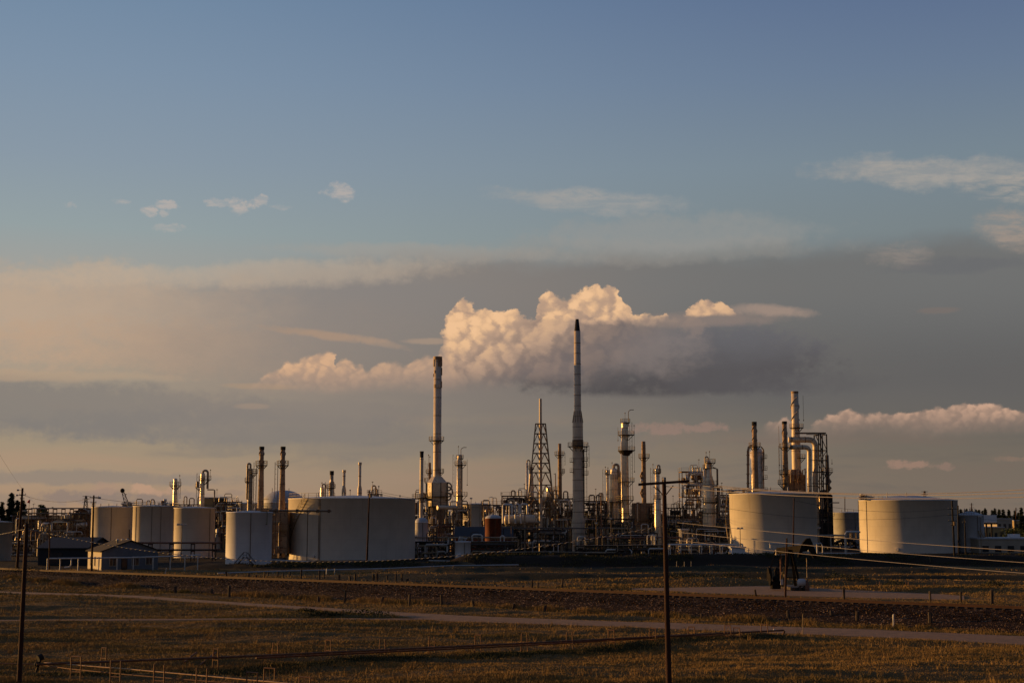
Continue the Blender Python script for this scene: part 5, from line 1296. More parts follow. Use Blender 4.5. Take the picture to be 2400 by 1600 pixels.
# pipe frames around the tanks at the right
def goal(label, pts, r, Y, key='wpipe', name='white_pipework', cat='pipework', legs=()):
    c = P(pts[0][0], pts[0][1], Y); t = thing(name, label, cat, (c.x, Y, 0), 'white pipe frames by the tanks')
    MB().pipe([P(a, b, Y) for a, b in pts], r, 8).build('pipe', MT[key], t)
    for pp, pt in legs: 
        z = max(Z(pt, Y), 0.5); MB().tube((X(pp, Y), Y, 0), (X(pp, Y), Y, z), r*0.9).build('leg', MT[key], t)
    return t
goal('white goalpost pipe frame right behind the pumpjack head', [(1803, 1274), (1893, 1274)], 0.16, 335, legs=((1804, 1274), (1808, 1274), (1893, 1274)))
goal('smaller white pipe frame right of the pumpjack head', [(1895, 1276), (1924, 1272), (1928, 1280), (1928, 1300)], 0.13, 337, legs=((1913, 1275),))
goal('pipe frame between the two big cream tanks, lower bar', [(1912, 1254), (1946, 1254), (1984, 1254)], 0.2, 385, 'beige', legs=((1946, 1254), (1982, 1254)))
goal('pipe elbow meeting the rightmost big tank, upper bar', [(1982, 1298), (1981, 1250), (1984, 1246), (2016, 1246)], 0.24, 386, 'wpipe')
goal('low pale pipe along the ground between the two big cream tanks', [(1912, 1296), (2016, 1296)], 0.16, 380, 'wpipe', legs=((1930, 1297), (1960, 1297), (1992, 1297)))
# raised white pipeline at the left, in front of the shed and the house
t = thing('raised_pipeline', 'thin white pipeline raised on posts before the shed and house', 'pipeline', (X(280, 268), 268, 0))
MB().pipe([P(115, 1308, 266), P(300, 1306, 270), P(372, 1304, 274), P(470, 1300, 278)], 0.13, 8).build('pipe', MT['wpipe'], t)
for k, pp in enumerate((115, 145, 187, 235, 278, 316, 362, 402, 436, 466)):
    Yk = 266+12*(pp-115)/355; z = Z(1308-8*(pp-115)/355, Yk); MB().tube((X(pp, Yk), Yk, 0), (X(pp, Yk), Yk, z), 0.1).build('post', MT['wpipe'], t)
MB().pipe([P(167, 1309, 266), P(167, 1322, 266), P(163, 1328, 266), P(151, 1329, 266)], 0.12, 8).build('branch_pipe', MT['wpipe'], t)
# ground pipelines in front of the tanks
for lab, pts, r, key in (('pale pipeline lying at the foot of the widest tank', [(560, 1309, 300), (650, 1312, 299), (760, 1318, 298), (862, 1322, 296)], 0.17, 'wpipe'),
                         ('long grey pipeline on the ground behind the black fence stumps', [(510, 1343, 258), (640, 1338, 262), (900, 1332, 268), (1060, 1325, 279), (1215, 1323, 286)], 0.13, 'roof'),
                         ('thin bright pipe on the dark bank right of the widest tank', [(1005, 1313, 322), (1062, 1314, 322)], 0.1, 'wpipe'),
                         ('pale pipe across the dark bank under the main stack', [(1130, 1294, 318), (1290, 1292, 322), (1420, 1295, 322)], 0.1, 'pipe')):
    P3 = [P(a, b, y) for a, b, y in pts]; P3 = [Vector((p.x, p.y, max(p.z, gz(p.x, p.y)+r))) for p in P3]
    t = thing('ground_pipeline', lab, 'pipeline', P3[0]); MB().pipe(P3, r, 8).build('pipe', MT[key], t)
    for p in P3[1:-1]: MB().box(p.x-0.2, p.x+0.2, p.y-0.3, p.y+0.3, gz(p.x, p.y)-0.2, p.z-r*0.8).build('support_block', MT['concrete'], t)

# roof gear on the big tanks
def roof_gear(label, pxa, pxb, Y, pyb, pyt, seed):
    rs = random.Random(seed); x0, x1 = X(pxa, Y), X(pxb, Y); z = Z(pyb, Y); h = Z(pyt, Y)-z
    t = thing('roof_gear', label, 'equipment', ((x0+x1)/2, Y, z))
    g = MB(); guard(g, [Vector((x0+(x1-x0)*k/6, Y, z)) for k in range(7)]); g.build('railing', MT['rail'], t)
    MB().box(x0, x1, Y, Y+2, z-0.15, z).build('deck', MT['darksteel'], t)
    for k in range(4):
        x = x0+(x1-x0)*rs.random(); hh = h*rs.uniform(0.4, 1.0); m = MB(); m.lathe([(0.3, z), (0.3, z+hh*0.6), (0.5, z+hh*0.6), (0.5, z+hh), (0, z+hh)], x, Y+0.8, 8); m.build('vent', MT[rs.choice(('wpipe', 'rustpipe', 'pipe'))], t)
    MB().pipe([(x0-0.5, Y+0.5, z+0.5), ((x0+x1)/2, Y+0.5, z+0.6), (x1+0.3, Y+0.5, z+0.5)], 0.18, 8).build('pipe', MT['wpipe'], t)
    return t
roof_gear('cluster of vents and rails on the left rim of the rightmost big tank', 2018, 2048, 402, 1169, 1154, 1)
roof_gear('vents and rails on the left rim of the big cream tank behind the pumpjack', 1706, 1760, 352, 1154, 1142, 2)
roof_gear('pale pipe and valves at the centre rim of the big cream tank', 1770, 1800, 350, 1152, 1146, 3)
roof_gear('small gear cluster on the second tank roof', 372, 402, 420, 1184, 1168, 4)
roof_gear('small gear cluster on the left tank roof rim', 285, 306, 436, 1184, 1176, 5)
roof_gear('small rail and gear cluster on the small white tank roof', 536, 560, 296, 1197, 1190, 6)
roof_gear('small gear on top of the small white tank by the rust-red tank', 1080, 1092, 337, 1267, 1256, 7)

# ------------------------------------------------------------------ buildings
def gable_house(label, name, cat, x0, x1, y0, y1, ze, zr, wallL, wallF, roof, ridge='y', openings=(), over=0.4):
    """ridge along y (gable to the camera) or along x"""
    t = thing(name, label, cat, ((x0+x1)/2, y0, 0))
    m = MB()
    if ridge == 'y':
        xm = (x0+x1)/2
        vs = [(x0, y0, 0), (x1, y0, 0), (x1, y0, ze), (xm, y0, zr), (x0, y0, ze), (x0, y1, 0), (x1, y1, 0), (x1, y1, ze), (xm, y1, zr), (x0, y1, ze)]
        m.add(vs, [(0, 1, 2, 3, 4), (5, 9, 8, 7, 6), (1, 6, 7, 2)]); m.build('wall', wallF, t)
        m = MB(); m.add([(x0, y0, 0), (x0, y0, ze), (x0, y1, ze), (x0, y1, 0)], [(0, 1, 2, 3)]); m.build('wall', wallL, t)
        m = MB(); sl = (zr-ze)/(xm-x0)
        for s, xe in ((-1, x0-over), (1, x1+over)):
            zE = ze-over*sl; m.add([(xm, y0-over, zr+0.02), (xm, y1+over, zr+0.02), (xe, y1+over, zE), (xe, y0-over, zE), (xm, y0-over, zr+0.2), (xm, y1+over, zr+0.2), (xe, y1+over, zE+0.16), (xe, y0-over, zE+0.16)],
                [(0, 1, 2, 3), (4, 7, 6, 5), (0, 3, 7, 4), (1, 5, 6, 2), (2, 6, 7, 3)])
        m.build('roof', roof, t)
    else:
        ym = (y0+y1)/2
        vs = [(x0, y0, 0), (x1, y0, 0), (x1, y0, ze), (x0, y0, ze), (x0, y1, 0), (x1, y1, 0), (x1, y1, ze), (x0, y1, ze), (x0, ym, zr), (x1, ym, zr)]
        m.add(vs, [(0, 1, 2, 3), (5, 4, 7, 6), (1, 5, 6, 9, 2)]); m.build('wall', wallF, t)
        m = MB(); m.add(vs, [(4, 0, 3, 8, 7)]); m.build('wall', wallL, t)
        m = MB(); sl = (zr-ze)/(ym-y0)
        for ye in (y0-over, y1+over):
            zE = ze-over*sl; m.add([(x0-over, ym, zr+0.02), (x1+over, ym, zr+0.02), (x1+over, ye, zE), (x0-over, ye, zE), (x0-over, ym, zr+0.2), (x1+over, ym, zr+0.2), (x1+over, ye, zE+0.16), (x0-over, ye, zE+0.16)],
                [(0, 1, 2, 3), (4, 7, 6, 5), (2, 6, 7, 3), (0, 3, 7, 4), (1, 5, 6, 2)])
        m.build('roof', roof, t)
    for (kind, face, a, b, z0, z1) in openings:       # face F: a..b along x on the camera side; L: along y on the left side
        q = 0.03
        if face == 'F': bx = lambda g, e, za, zb, out: (x0+a+g, x0+b-g, y0-out, y0+0.05, za, zb)
        else: bx = lambda g, e, za, zb, out: (x0-out, x0+0.05, y0+a+g, y0+b-g, za, zb)
        MB_ = MB(); MB_.box(*bx(-0.08, 0, z0-0.08, z1+0.08, 0.04)); f = MB_.build(kind, MT['siding'] if kind == 'window' else MT['shingle'], t)
        MB_ = MB(); MB_.box(*bx(0.02, 0, z0, z1, 0.06)); MB_.build('pane' if kind == 'window' else 'panel', MT['glass'], f)
        if kind == 'window': MB_ = MB(); MB_.box(*bx((b-a)/2-0.03, 0, z0, z1, 0.075)); MB_.build('glazing_bar', MT['siding'], f)
    return t
TH = R(33); Lg = 11.0; Lw = 8.6; cor = Vector((X(241, 271), 271)); ccx = cor.x+Lg/2*math.cos(TH); ccy = cor.y+Lg/2*math.sin(TH)
th = gable_house('small office house, one sunlit cream wall and a blue-grey gable front', 'office_house', 'house', ccx-Lg/2, ccx+Lg/2, ccy, ccy+Lw, 3.7, 5.6, MT['siding'], MT['sidingblue'], MT['shingle'], 'y',
    [('window', 'F', 1.6, 2.8, 1.0, 2.6), ('window', 'F', 5.9, 7.2, 1.0, 2.6), ('window', 'F', 8.6, 9.8, 1.1, 2.6), ('door', 'F', 3.9, 4.9, 0.1, 2.2),
     ('window', 'L', 1.2, 1.9, 0.9, 2.6), ('window', 'L', 3.6, 4.3, 0.9, 2.6), ('window', 'L', 6.2, 6.9, 0.9, 2.6)])
th.rotation_euler = (0, 0, TH)
for k, pp in enumerate((257, 268, 282)):
    c = Vector((ccx-1.6+1.5*k, ccy+3+k*1.6, 5.1)); m = MB(); m.lathe([(0.22, c.z-0.8), (0.22, c.z+0.55), (0.36, c.z+0.6), (0.1, c.z+0.85), (0, c.z+0.85)], c.x, c.y, 10); m.build('roof_vent', MT['wpipe'], th)
Y = 300
t = gable_house('dark blue-grey metal shed left of the office house', 'metal_shed', 'shed', X(93, Y), X(206, Y), Y, Y+20, Z(1284, Y), Z(1262, Y), MT['shed'], MT['shed'], MT['shed'], 'x', [('door', 'F', 2.5, 5.0, 0.1, 2.6)])
t = gable_house('long low warehouse with a slate-blue roof behind the rust-red tank', 'warehouse', 'warehouse', X(1068, 385), X(1200, 385), 385, 403, Z(1257, 385), Z(1236, 385), MT['rust'], MT['rust'], MT['shed'], 'x', [('door', 'F', 1.5, 4, 0.1, 3.0)])
def flat_building(label, pxa, pxb, Y, pyt, depth, key, wins=0, parapet=0.0, cat='building', name='flat_roofed_building', zwin=(1.0, 2.4)):
    x0, x1 = X(pxa, Y), X(pxb, Y); zt = Z(pyt, Y); t = thing(name, label, cat, ((x0+x1)/2, Y, 0))
    MB().box(x0, x1, Y, Y+depth, 0, zt-0.01).build('wall', MT[key], t)
    MB().box(x0-0.25, x1+0.25, Y-0.25, Y+depth+0.25, zt, zt+0.35).build('roof', MT['roof'], t)
    for k in range(wins):
        xa = x0+(x1-x0)*(k+0.25)/wins; xb = x0+(x1-x0)*(k+0.75)/wins
        f = MB().box(xa-0.1, xb+0.1, Y-0.05, Y+0.05, zwin[0]-0.1, zwin[1]+0.1).build('window', MT[key], t); MB().box(xa, xb, Y-0.08, Y+0.02, zwin[0], zwin[1]).build('pane', MT['glass'], f)
    return t
t = flat_building('long low beige building with dark openings, right edge', 2292, 2440, 398, 1263, 16, 'beige', 5, zwin=(0.3, 2.0))
MB().box(X(2368, 402), X(2389, 402), 402, 405, Z(1262, 402), Z(1251, 402)).build('rooftop_unit', MT['tank_white'], t)
flat_building('pale lit building below the conifers, far right', 2336, 2372, 640, 1216, 20, 'beige', 3, zwin=(4.5, 6.5))
flat_building('ochre lit building left of the round dark tree, far right', 2300, 2352, 560, 1236, 18, 'yellow', 4, zwin=(1.5, 3.5))
flat_building('small far building with reddish top between conifers', 2376, 2402, 700, 1220, 20, 'yellow', 2, zwin=(4.0, 6.0))
flat_building('dim grey building low between the two big cream tanks', 1940, 2000, 520, 1226, 16, 'shed', 4)
flat_building('dark grey block behind the leftmost process unit', 26, 68, 500, 1209, 14, 'shed', 3, zwin=(5, 7))
flat_building('small beige control cabin right of the brown pole', 1596, 1613, 372, 1242, 5, 'beige', 1, zwin=(4.6, 5.6))
flat_building('low brown wall-like building behind the front posts near the brown pole', 1504, 1588, 366, 1280, 6, 'beige', 3, zwin=(0.5, 1.5))
flat_building('white cabin beside the foot of the big cream tank', 1713, 1745, 333, 1284, 4, 'tank_white', 2, zwin=(0.6, 1.6))
flat_building('beige equipment box on the third tank skyline', 474, 500, 468, 1167, 8, 'yellow', 0)
flat_building('dark equipment box on the third tank skyline', 503, 521, 462, 1168, 8, 'black', 0)
t = thing('hopper_building', 'dark arched hopper left of the first tank', 'hopper', (X(190, 474), 474, 0))
x0, x1 = X(172, 474), X(210, 474); r = (x1-x0)/2; cxm = (x0+x1)/2; zc = Z(1192, 474)-r
m = MB(); pts = [(x0, 0)]+[(cxm-r*math.cos(a), zc+r*math.sin(a)) for a in [pi*k/12 for k in range(13)]]+[(x1, 0)]; n = len(pts)
m.add([(a, 474, b) for a, b in pts]+[(a, 484, b) for a, b in pts], [tuple(range(n)), tuple(range(2*n-1, n-1, -1))]+[(k, n+k, n+k+1, k+1) for k in range(n-1)]); m.build('casing', MT['rustst'], t)
MB().bar((x0-0.25, 473.7, 0), (x0-0.25, 473.7, zc+1), 0.4).build('post', MT['yellow'], t)
g = MB(); 
for z in (zc, zc-3.5): g.box(x0, x1, 473.0, 473.95, z-0.12, z)
g.build('ledge', MT['steel'], t)
# billboard
Y = 520; t = thing('billboard', 'large blank pale billboard on posts before the conifers', 'billboard', (X(2320, Y), Y, 0))
MB().box(X(2304, Y), X(2336, Y), Y, Y+0.3, Z(1224, Y), Z(1206, Y)).build('panel', MT['tank_white'], t)
MB().box(X(2303, Y), X(2337, Y), Y-0.15, Y+0.5, Z(1228, Y), Z(1224, Y)-0.02).build('catwalk', MT['black'], t)
for pp in (2312, 2324): MB().bar((X(pp, Y), Y+0.5, 0), (X(pp, Y), Y+0.5, Z(1226, Y)), 0.5).build('post', MT['black'], t)
# crane boom behind the left tanks
Y = 520; t = thing('crane_boom', 'slanting lattice crane boom above the leftmost tank', 'crane', (X(299, Y), Y, 0))
a, b = P(287, 1149, Y), P(298, 1182, Y); m = MB()
for s in (-1, 1): m.bar(a+Vector((0.3*s, 0, 0)), b+Vector((0.8*s, 0, 0)), 0.22)
for k in range(7):
    f, g_ = k/7, (k+1)/7; s = 1 if k % 2 else -1; m.bar(a+(b-a)*f+Vector(((0.3+0.5*f)*s, 0, 0)), a+(b-a)*g_+Vector((-(0.3+0.5*g_)*s, 0, 0)), 0.14)
m.build('boom', MT['darksteel'], t); MB().ball(a, 0.85, 10, 6).build('head', MT['black'], t); MB().box(b.x-1.6, b.x+1.6, Y-1, Y+1, 0, b.z).build('cab', MT['furn'], t)
MB().bar(b, (b.x+1.2, Y, b.z-0.5), 0.2).build('stay', MT['darksteel'], t)
# ------------------------------------------------------------------ poles and wires
GP = 'wooden utility poles'
def pole(label, top, base_px, Y, r0=0.11, r1=0.17, arms=(), key='wood', extras=(), group=GP, name='utility_pole', cat='utility pole', base=None):
    """top=(px,py); arms: (py, left px, right px, tilt)"""
    p1 = P(top[0], top[1], Y); bx = X(base_px, Y, 1300); zb = gz(bx, Y) if base is None else base
    p0 = Vector((bx, Y, zb-0.3)); t = thing(name, label, cat, (bx, Y, zb), group)
    MB().tube(p0, p1, r1, r0, 10).build('shaft', MT[key], t)
    for (py, a, b, tilt) in arms:
        A_, B_ = P(a, py+tilt, Y-0.2), P(b, py-tilt, Y-0.2)
        o = MB().bar(A_, B_, 0.10, 0.13).build('crossarm', MT[key], t)
        n = max(2, int((B_-A_).length/0.8))
        for k in range(n):
            c = A_+(B_-A_)*((k+0.15)/(n-0.7)) if n > 2 else A_+(B_-A_)*(0.08+0.84*k)
            m = MB(); m.lathe([(0.03, c.z+0.06), (0.03, c.z+0.14), (0.07, c.z+0.16), (0.05, c.z+0.25), (0, c.z+0.27)], c.x, c.y, 8); m.build('insulator', MT['insul'], o)
    for ex in extras:
        if ex[0] == 'brace':
            MB().bar(P(ex[1], ex[2], Y-0.2), P(ex[3], ex[4], Y-0.2), 0.05).build('brace', MT['steel'], t)
        elif ex[0] == 'lamp':
            c = P(ex[1], ex[2], Y); m = MB(); m.bar(Vector((p1.x, Y, c.z)), c, 0.06); m.build('lamp_arm', MT['steel'], t)
            MB().ball(c, ex[3] if len(ex) > 3 else 0.28, 8, 6, (1, 1, 0.6)).build('lamp_head', MT['insul'], t)
        elif ex[0] == 'can':
            c = P(ex[1], ex[2], Y-0.4); m = MB(); m.lathe([(0.28, c.z-0.5), (0.28, c.z+0.4), (0.1, c.z+0.5), (0, c.z+0.5)], c.x, c.y, 12); m.build('transformer', MT['steel'], t)
    return t, p0, p1
E_ = pole('tall brown pole with one long crossarm, nearest and right of centre', (1556, 1118), 1565, 73, 0.105, 0.165, [(1131, 1496, 1616, 4)],
          extras=(('brace', 1538, 1139, 1553, 1160), ('brace', 1578, 1137, 1560, 1160), ('brace', 1532, 1140, 1548, 1153), ('can', 1567, 1226, 0)) [:3])
pole('bare dark pole at the left edge, nearest the camera', (63, 1226), 57, 92, 0.12, 0.16, (), extras=(('lamp', 59, 1231, 0.1),))
pole('leaning pole with two short crossarms at the far left', (53, 1143), 41, 276, 0.2, 0.28, [(1159, 45, 61, 0), (1168, 47, 57, 0)], extras=(('lamp', 42, 1148, .3), ('lamp', 40, 1160, .3)))
pole('thin dark pole before the metal shed', (117, 1222), 117, 268, 0.11, 0.15, [(1227, 112, 121, 0)])
pole('pole with lamp and crossarm before the leftmost tank', (220, 1160), 216, 262, 0.14, 0.22, [(1165, 210, 233, 0), (1177, 212, 226, 0)], extras=(('lamp', 233, 1166, .35),))
pole('thin dark pole in front of the widest tank', (866, 1148), 860, 322, 0.15, 0.24, [(1153, 862, 873, 0)], extras=(('can', 869, 1160),))
pole('thin pole against the big cream tank', (1861, 1166), 1858, 332, 0.13, 0.2, ())
pole('short bare pole standing in front of the pumpjack', (1844, 1260), 1838, 186, 0.10, 0.15, ())
pole('pole with four short crossarms in front of the rightmost big tank', (2231, 1172), 2237, 352, 0.2, 0.28, [(1192, 2221, 2244, 0), (1206, 2221, 2243, 0), (1220, 2222, 2242, 0), (1230, 2228, 2241, 0)], 'black', extras=(('can', 2237, 1226),))
pole('plain pole at the right rim of the rightmost big tank', (2245, 1184), 2247, 360, 0.18, 0.24, (), 'black')
pole('short dark pole before the tall narrow tank', (2261, 1215), 2263, 358, 0.14, 0.2, [(1224, 2256, 2263, 0)], 'black')
pole('thin pole between main stack and the gleaming vessels', (1409, 1155), 1410, 386, 0.15, 0.22, [(1161, 1404, 1414, 0)], 'rustpipe')
pole('distant pole behind the grey tank at the right', (1980, 1163), 1981, 470, 0.12, 0.2, ())
pole('distant crossarm pole rising above the right conifers', (2277, 1178), 2278, 640, 0.2, 0.3, [(1182, 2272, 2282, 0), (1189, 2272, 2283, 0)])
pole('distant pole among the conifers at the far right', (2381, 1189), 2382, 640, 0.2, 0.3, [(1194, 2376, 2386, 0)])
pole('short stub of pole near the left pump units', (303, 1240), 303, 300, 0.1, 0.14, ())
def lamp(label, px, pyt, Y, heads=2, base=None, hs=0.3):
    x = X(px, Y); zt = Z(pyt, Y); t = thing('floodlight_mast', label, 'floodlight mast', (x, Y, 0), 'floodlight masts')
    MB().tube((x, Y, 0), (x, Y, zt), 0.1, 0.07, 8).build('mast', MT['steel'], t)
    for k in range(heads):
        xx = x+(k-(heads-1)/2)*0.8; m = MB(); m.box(xx-hs, xx+hs, Y-0.3, Y+0.2, zt-0.1, zt+0.28); m.build('lamp_head', MT['insul'], t)
    if heads > 1: MB().bar((x-0.5*heads*0.8, Y, zt-0.12), (x+0.5*heads*0.8, Y, zt-0.12), 0.08).build('crossbar', MT['steel'], t)
lamp('twin floodlight post in front of the third tank', 427, 1229, 330, 3)
lamp('twin floodlight post before the lit side of the big cream tank', 1734, 1238, 334)
lamp('white-headed lamp post beside the tall narrow tank', 2297, 1210, 392, 1, hs=0.4)
lamp('twin floodlight at the right foot of the big cream tank', 1915, 1237, 372, 2, hs=0.4)
lamp('lamp post between slim silver column and rust-red tank', 1104, 1168, 400, 1, hs=0.35)
lamp('low lamp post before the main stack foot', 1397, 1226, 352, 1)
lamp('low lamp post left of the brown pole', 1432, 1215, 380, 1)
lamp('thin lamp post on the skyline right of the stub stacks', 887, 1140, 420, 1, hs=0.2)
lamp('thin lamp post on the skyline between the stub stacks', 820, 1149, 420, 1, hs=0.2)
lamp('thin lamp post on the skyline over the right half of the widest tank', 937, 1162, 420, 1, hs=0.2)
lamp('tall thin lamp post far right of the main stack foot', 1398, 1170, 440, 1, hs=0.2)

def wire(label, a, b, sag, r, key='wire', group='overhead wires', twist=False, n=48, name='overhead_wire', key2='darkwire'):
    a, b = Vector(a), Vector(b)
    pts = [a+(b-a)*(k/n)-Vector((0, 0, sag*4*(k/n)*(1-k/n))) for k in range(n+1)]
    t = thing(name, label, 'wire', a, group)
    MB().pipe(pts, r, 6).build('conductor', MT[key], t)
    if twist:      # bundled cable: a pale conductor laid round a dark one
        L = (b-a).length; m_ = int(L*24); q = []
        for k in range(m_+1):
            f = k/m_; c = a+(b-a)*f-Vector((0, 0, sag*4*f*(1-f))); d = (b-a).normalized(); s = d.cross(Vector((0, 0, 1))).normalized(); ang = 2*pi*L*f/0.36
            q.append(c+s*(r*1.1*math.cos(ang))+Vector((0, 0, 1))*(r*1.1*math.sin(ang)))
        MB().pipe(q, r*0.9, 5).build('wrapped_conductor', MT[key2], t)
    return t
wire('twisted service cable hanging in a long curve across the whole plant', P(64, 1238, 92), P(1553, 1232, 73), 1.95, 0.016, 'darkwire', twist=True, n=80, key2='wire')
wire('twisted service cable leaving the left edge from the nearest left pole', P(-60, 1262, 96), P(62, 1238, 92), 0.05, 0.016, 'darkwire', twist=True, key2='wire')
w1 = [('topmost bright wire running right from the brown pole', (1596, 1133, 73), (2520, 1149, 58), 0.36), ('second bright wire running right from the brown pole', (1560, 1139, 73), (2520, 1160, 58), 0.34),
      ('third faint wire running right from the brown pole to the upper right edge', (1612, 1130, 73), (2520, 1138, 60), 0.45)]
for lab, a, b, s in w1: wire(lab, P(*a), P(*b), s, 0.018)
for lab, a, b, s in (('upper one of three low bright wires sloping down to the right', (1570, 1222, 73), (2560, 1300, 58), 0.12), ('middle one of three low bright wires sloping down to the right', (1570, 1244, 73), (2560, 1328, 58), 0.12),
                     ('lowest bright wire sloping down to the right edge', (1570, 1263, 73), (2560, 1354, 58), 0.12)): wire(lab, P(*a), P(*b), s, 0.012)
wire('upper thin dark wire crossing the rightmost big tank', P(1861, 1172, 332), P(2231, 1191, 352), 1.6, 0.035, 'darkwire')
wire('lower thin dark wire crossing the rightmost big tank', P(1700, 1190, 340), P(2231, 1205, 352), 1.9, 0.035, 'darkwire')
wire('thin wire from the pole before the widest tank to the slim stack', P(866, 1147, 322), P(1409, 1157, 386), 3.2, 0.035, 'darkwire')
wire('second thin wire from the pole before the widest tank rightward', P(868, 1152, 322), P(1409, 1162, 386), 3.4, 0.035, 'darkwire')
wire('long faint wire descending across the far left sky', P(-40, 1000, 150), P(100, 1192, 470), 1.5, 0.012, 'darkwire')
wire('faint wire from the lamp pole toward the far left pole', P(55, 1160, 276), P(219, 1166, 262), 1.0, 0.03, 'darkwire')
wire('faint wire leaving the lamp pole to the right over the tanks', P(221, 1166, 262), P(560, 1176, 380), 1.2, 0.03, 'darkwire')
for k, (pa, pb, lab) in enumerate(((1193, 1178, 'upper'), (1207, 1188, 'lower'))):
    wire(lab+' faint wire right from the four-armed pole past the conifers', P(2244, pa, 352), P(2470, pa+14, 640), 1.0, 0.035, 'darkwire')

# windsock, masts, pylons
Y = 300; x = X(67, Y); t = thing('windsock', 'small red windsock on a thin mast at the far left', 'windsock', (x, Y, 0))
MB().tube((x, Y, 0), (x, Y, Z(1177, Y)), 0.07, 0.05, 6).build('mast', MT['steel'], t)
MB().pipe([P(67, 1178, Y), P(68, 1174, Y), P(70, 1171, Y)], 0.32, 8, True, 0.16).build('sock', MT['red'], t)
def pylon(label, px, pyt, Y, w):
    x = X(px, Y); zt = Z(pyt, Y); t = thing('transmission_pylon', label, 'pylon', (x, Y, 0), 'distant pylons'); m = MB()
    for sx in (-1, 1):
        for sy in (-1, 1): m.bar((x+sx*w, Y+sy*w, 0), (x+sx*w*0.15, Y+sy*w*0.15, zt), 0.45)
    for k in range(8):
        a, b = zt*k/8, zt*(k+1)/8; wa_, wb_ = w*(1-0.85*k/8), w*(1-0.85*(k+1)/8); s = 1 if k % 2 else -1; m.bar((x-s*wa_, Y-wa_, a), (x+s*wb_, Y-wb_, b), 0.3); m.bar((x+s*wa_, Y-wa_, a), (x-s*wb_, Y-wb_, b), 0.3)
    m.build('lattice', MT['steel'], t); h = MB()
    for f in (0.8, 0.9, 0.98): h.bar((x-w*1.0, Y, zt*f), (x+w*1.0, Y, zt*f), 0.4)
    h.build('crossarm', MT['steel'], t)
pylon('distant lattice pylon on the far left skyline', 200, 1161, 1300, 3.2)
pylon('distant lattice pylon above the rightmost big tank', 2169, 1150, 1300, 3.0)

# ------------------------------------------------------------------ trees
def conifer(label, px, pyt, Y, w, seed, group='dark conifers on the far skyline'):
    rs = np.random.RandomState(seed); x = X(px, Y); h = Z(pyt, Y); t = thing('conifer_tree', label, 'conifer', (x, Y, 0), group)
    m = MB(); m.tube((x, Y, 0), (x+rs.uniform(-.2, .2), Y, h*0.96), h*0.022, h*0.004, 7)
    for k in range(26):
        f = rs.uniform(0.12, 0.95); a = rs.uniform(0, 2*pi); L = w*(1-f)**0.8; z = h*f; m.tube((x, Y, z), (x+L*math.cos(a), Y+L*math.sin(a), z-L*0.15), h*0.006, h*0.002, 4, False)
    m.build('trunk', MT['bark'], t)
    m = MB(); n = 1500
    for k in range(n):
        f = 1-rs.rand()**0.6; f = 0.10+0.9*f; tier = 0.72+0.28*math.sin(f*h*2.2+rs.uniform(-.4, .4)); L = w*((1-f)**0.75)*tier*rs.uniform(0.35, 1.05)+0.1; a = rs.uniform(0, 2*pi); z = h*f-L*0.12
        c = np.array([x+L*math.cos(a), Y+L*math.sin(a), z]); s = h*0.045*rs.uniform(0.6, 1.3); u = np.array([math.cos(a+rs.uniform(-.6, .6)), math.sin(a), rs.uniform(-0.5, 0.3)]); v = rs.normal(size=3); v /= np.linalg.norm(v)
        m.add([c-u*s, c+v*s*0.5, c+u*s*1.2, c-v*s*0.5], [(0, 1, 2, 3)])
    m.build('crown', MT['conifer'], t); return t
def leaftree(label, px, pyt, Y, w, seed, h0=0.35):
    rs = np.random.RandomState(seed); x = X(px, Y); h = Z(pyt, Y); t = thing('round_tree', label, 'tree', (x, Y, 0), 'broad-leaved trees')
    m = MB(); m.tube((x, Y, 0), (x, Y, h*0.6), h*0.035, h*0.018, 7)
    lobes = []
    for k in range(9):
        a = rs.uniform(0, 2*pi); rr = rs.uniform(0.1, 0.62)*w; z = h*rs.uniform(h0+0.12, 0.86); c = (x+rr*math.cos(a), Y+rr*math.sin(a), z); lobes.append(c); m.tube((x, Y, h*0.3), c, h*0.014, h*0.005, 5)
    m.build('trunk', MT['bark'], t)
    m = MB()
    for c in lobes:
        for k in range(120):
            d = rs.normal(size=3); d /= np.linalg.norm(d); q = np.array(c)+d*np.array([w*0.42, w*0.42, h*0.16])*rs.uniform(0.4, 1.05); u = rs.normal(size=3); u /= np.linalg.norm(u); v = np.cross(u, d); s = h*0.04*rs.uniform(0.5, 1.3)
            m.add([q-u*s, q+v*s*0.7, q+u*s, q-v*s*0.7], [(0, 1, 2, 3)])
    m.build('crown', MT['leaf'], t); return t
conifer('tallest dark conifer at the far left edge', 25, 1153, 560, 3.4, 1)
conifer('shorter conifer cut by the far left edge', 4, 1175, 540, 2.8, 2)
conifer('broad conifer just right of the tallest one at the far left', 40, 1170, 580, 3.4, 3)
conifer('low broad conifer behind the leaning pole at far left', 54, 1172, 600, 3.0, 4)
leaftree('lone round dark tree above the long pipe bridge', 100, 1176, 520, 3.2, 5)
leaftree('round dark tree before the far right buildings', 2368, 1228, 470, 4.6, 6, 0.15)
leaftree('dark round tree cut by the right edge below the conifers', 2402, 1232, 480, 3.6, 7, 0.15)
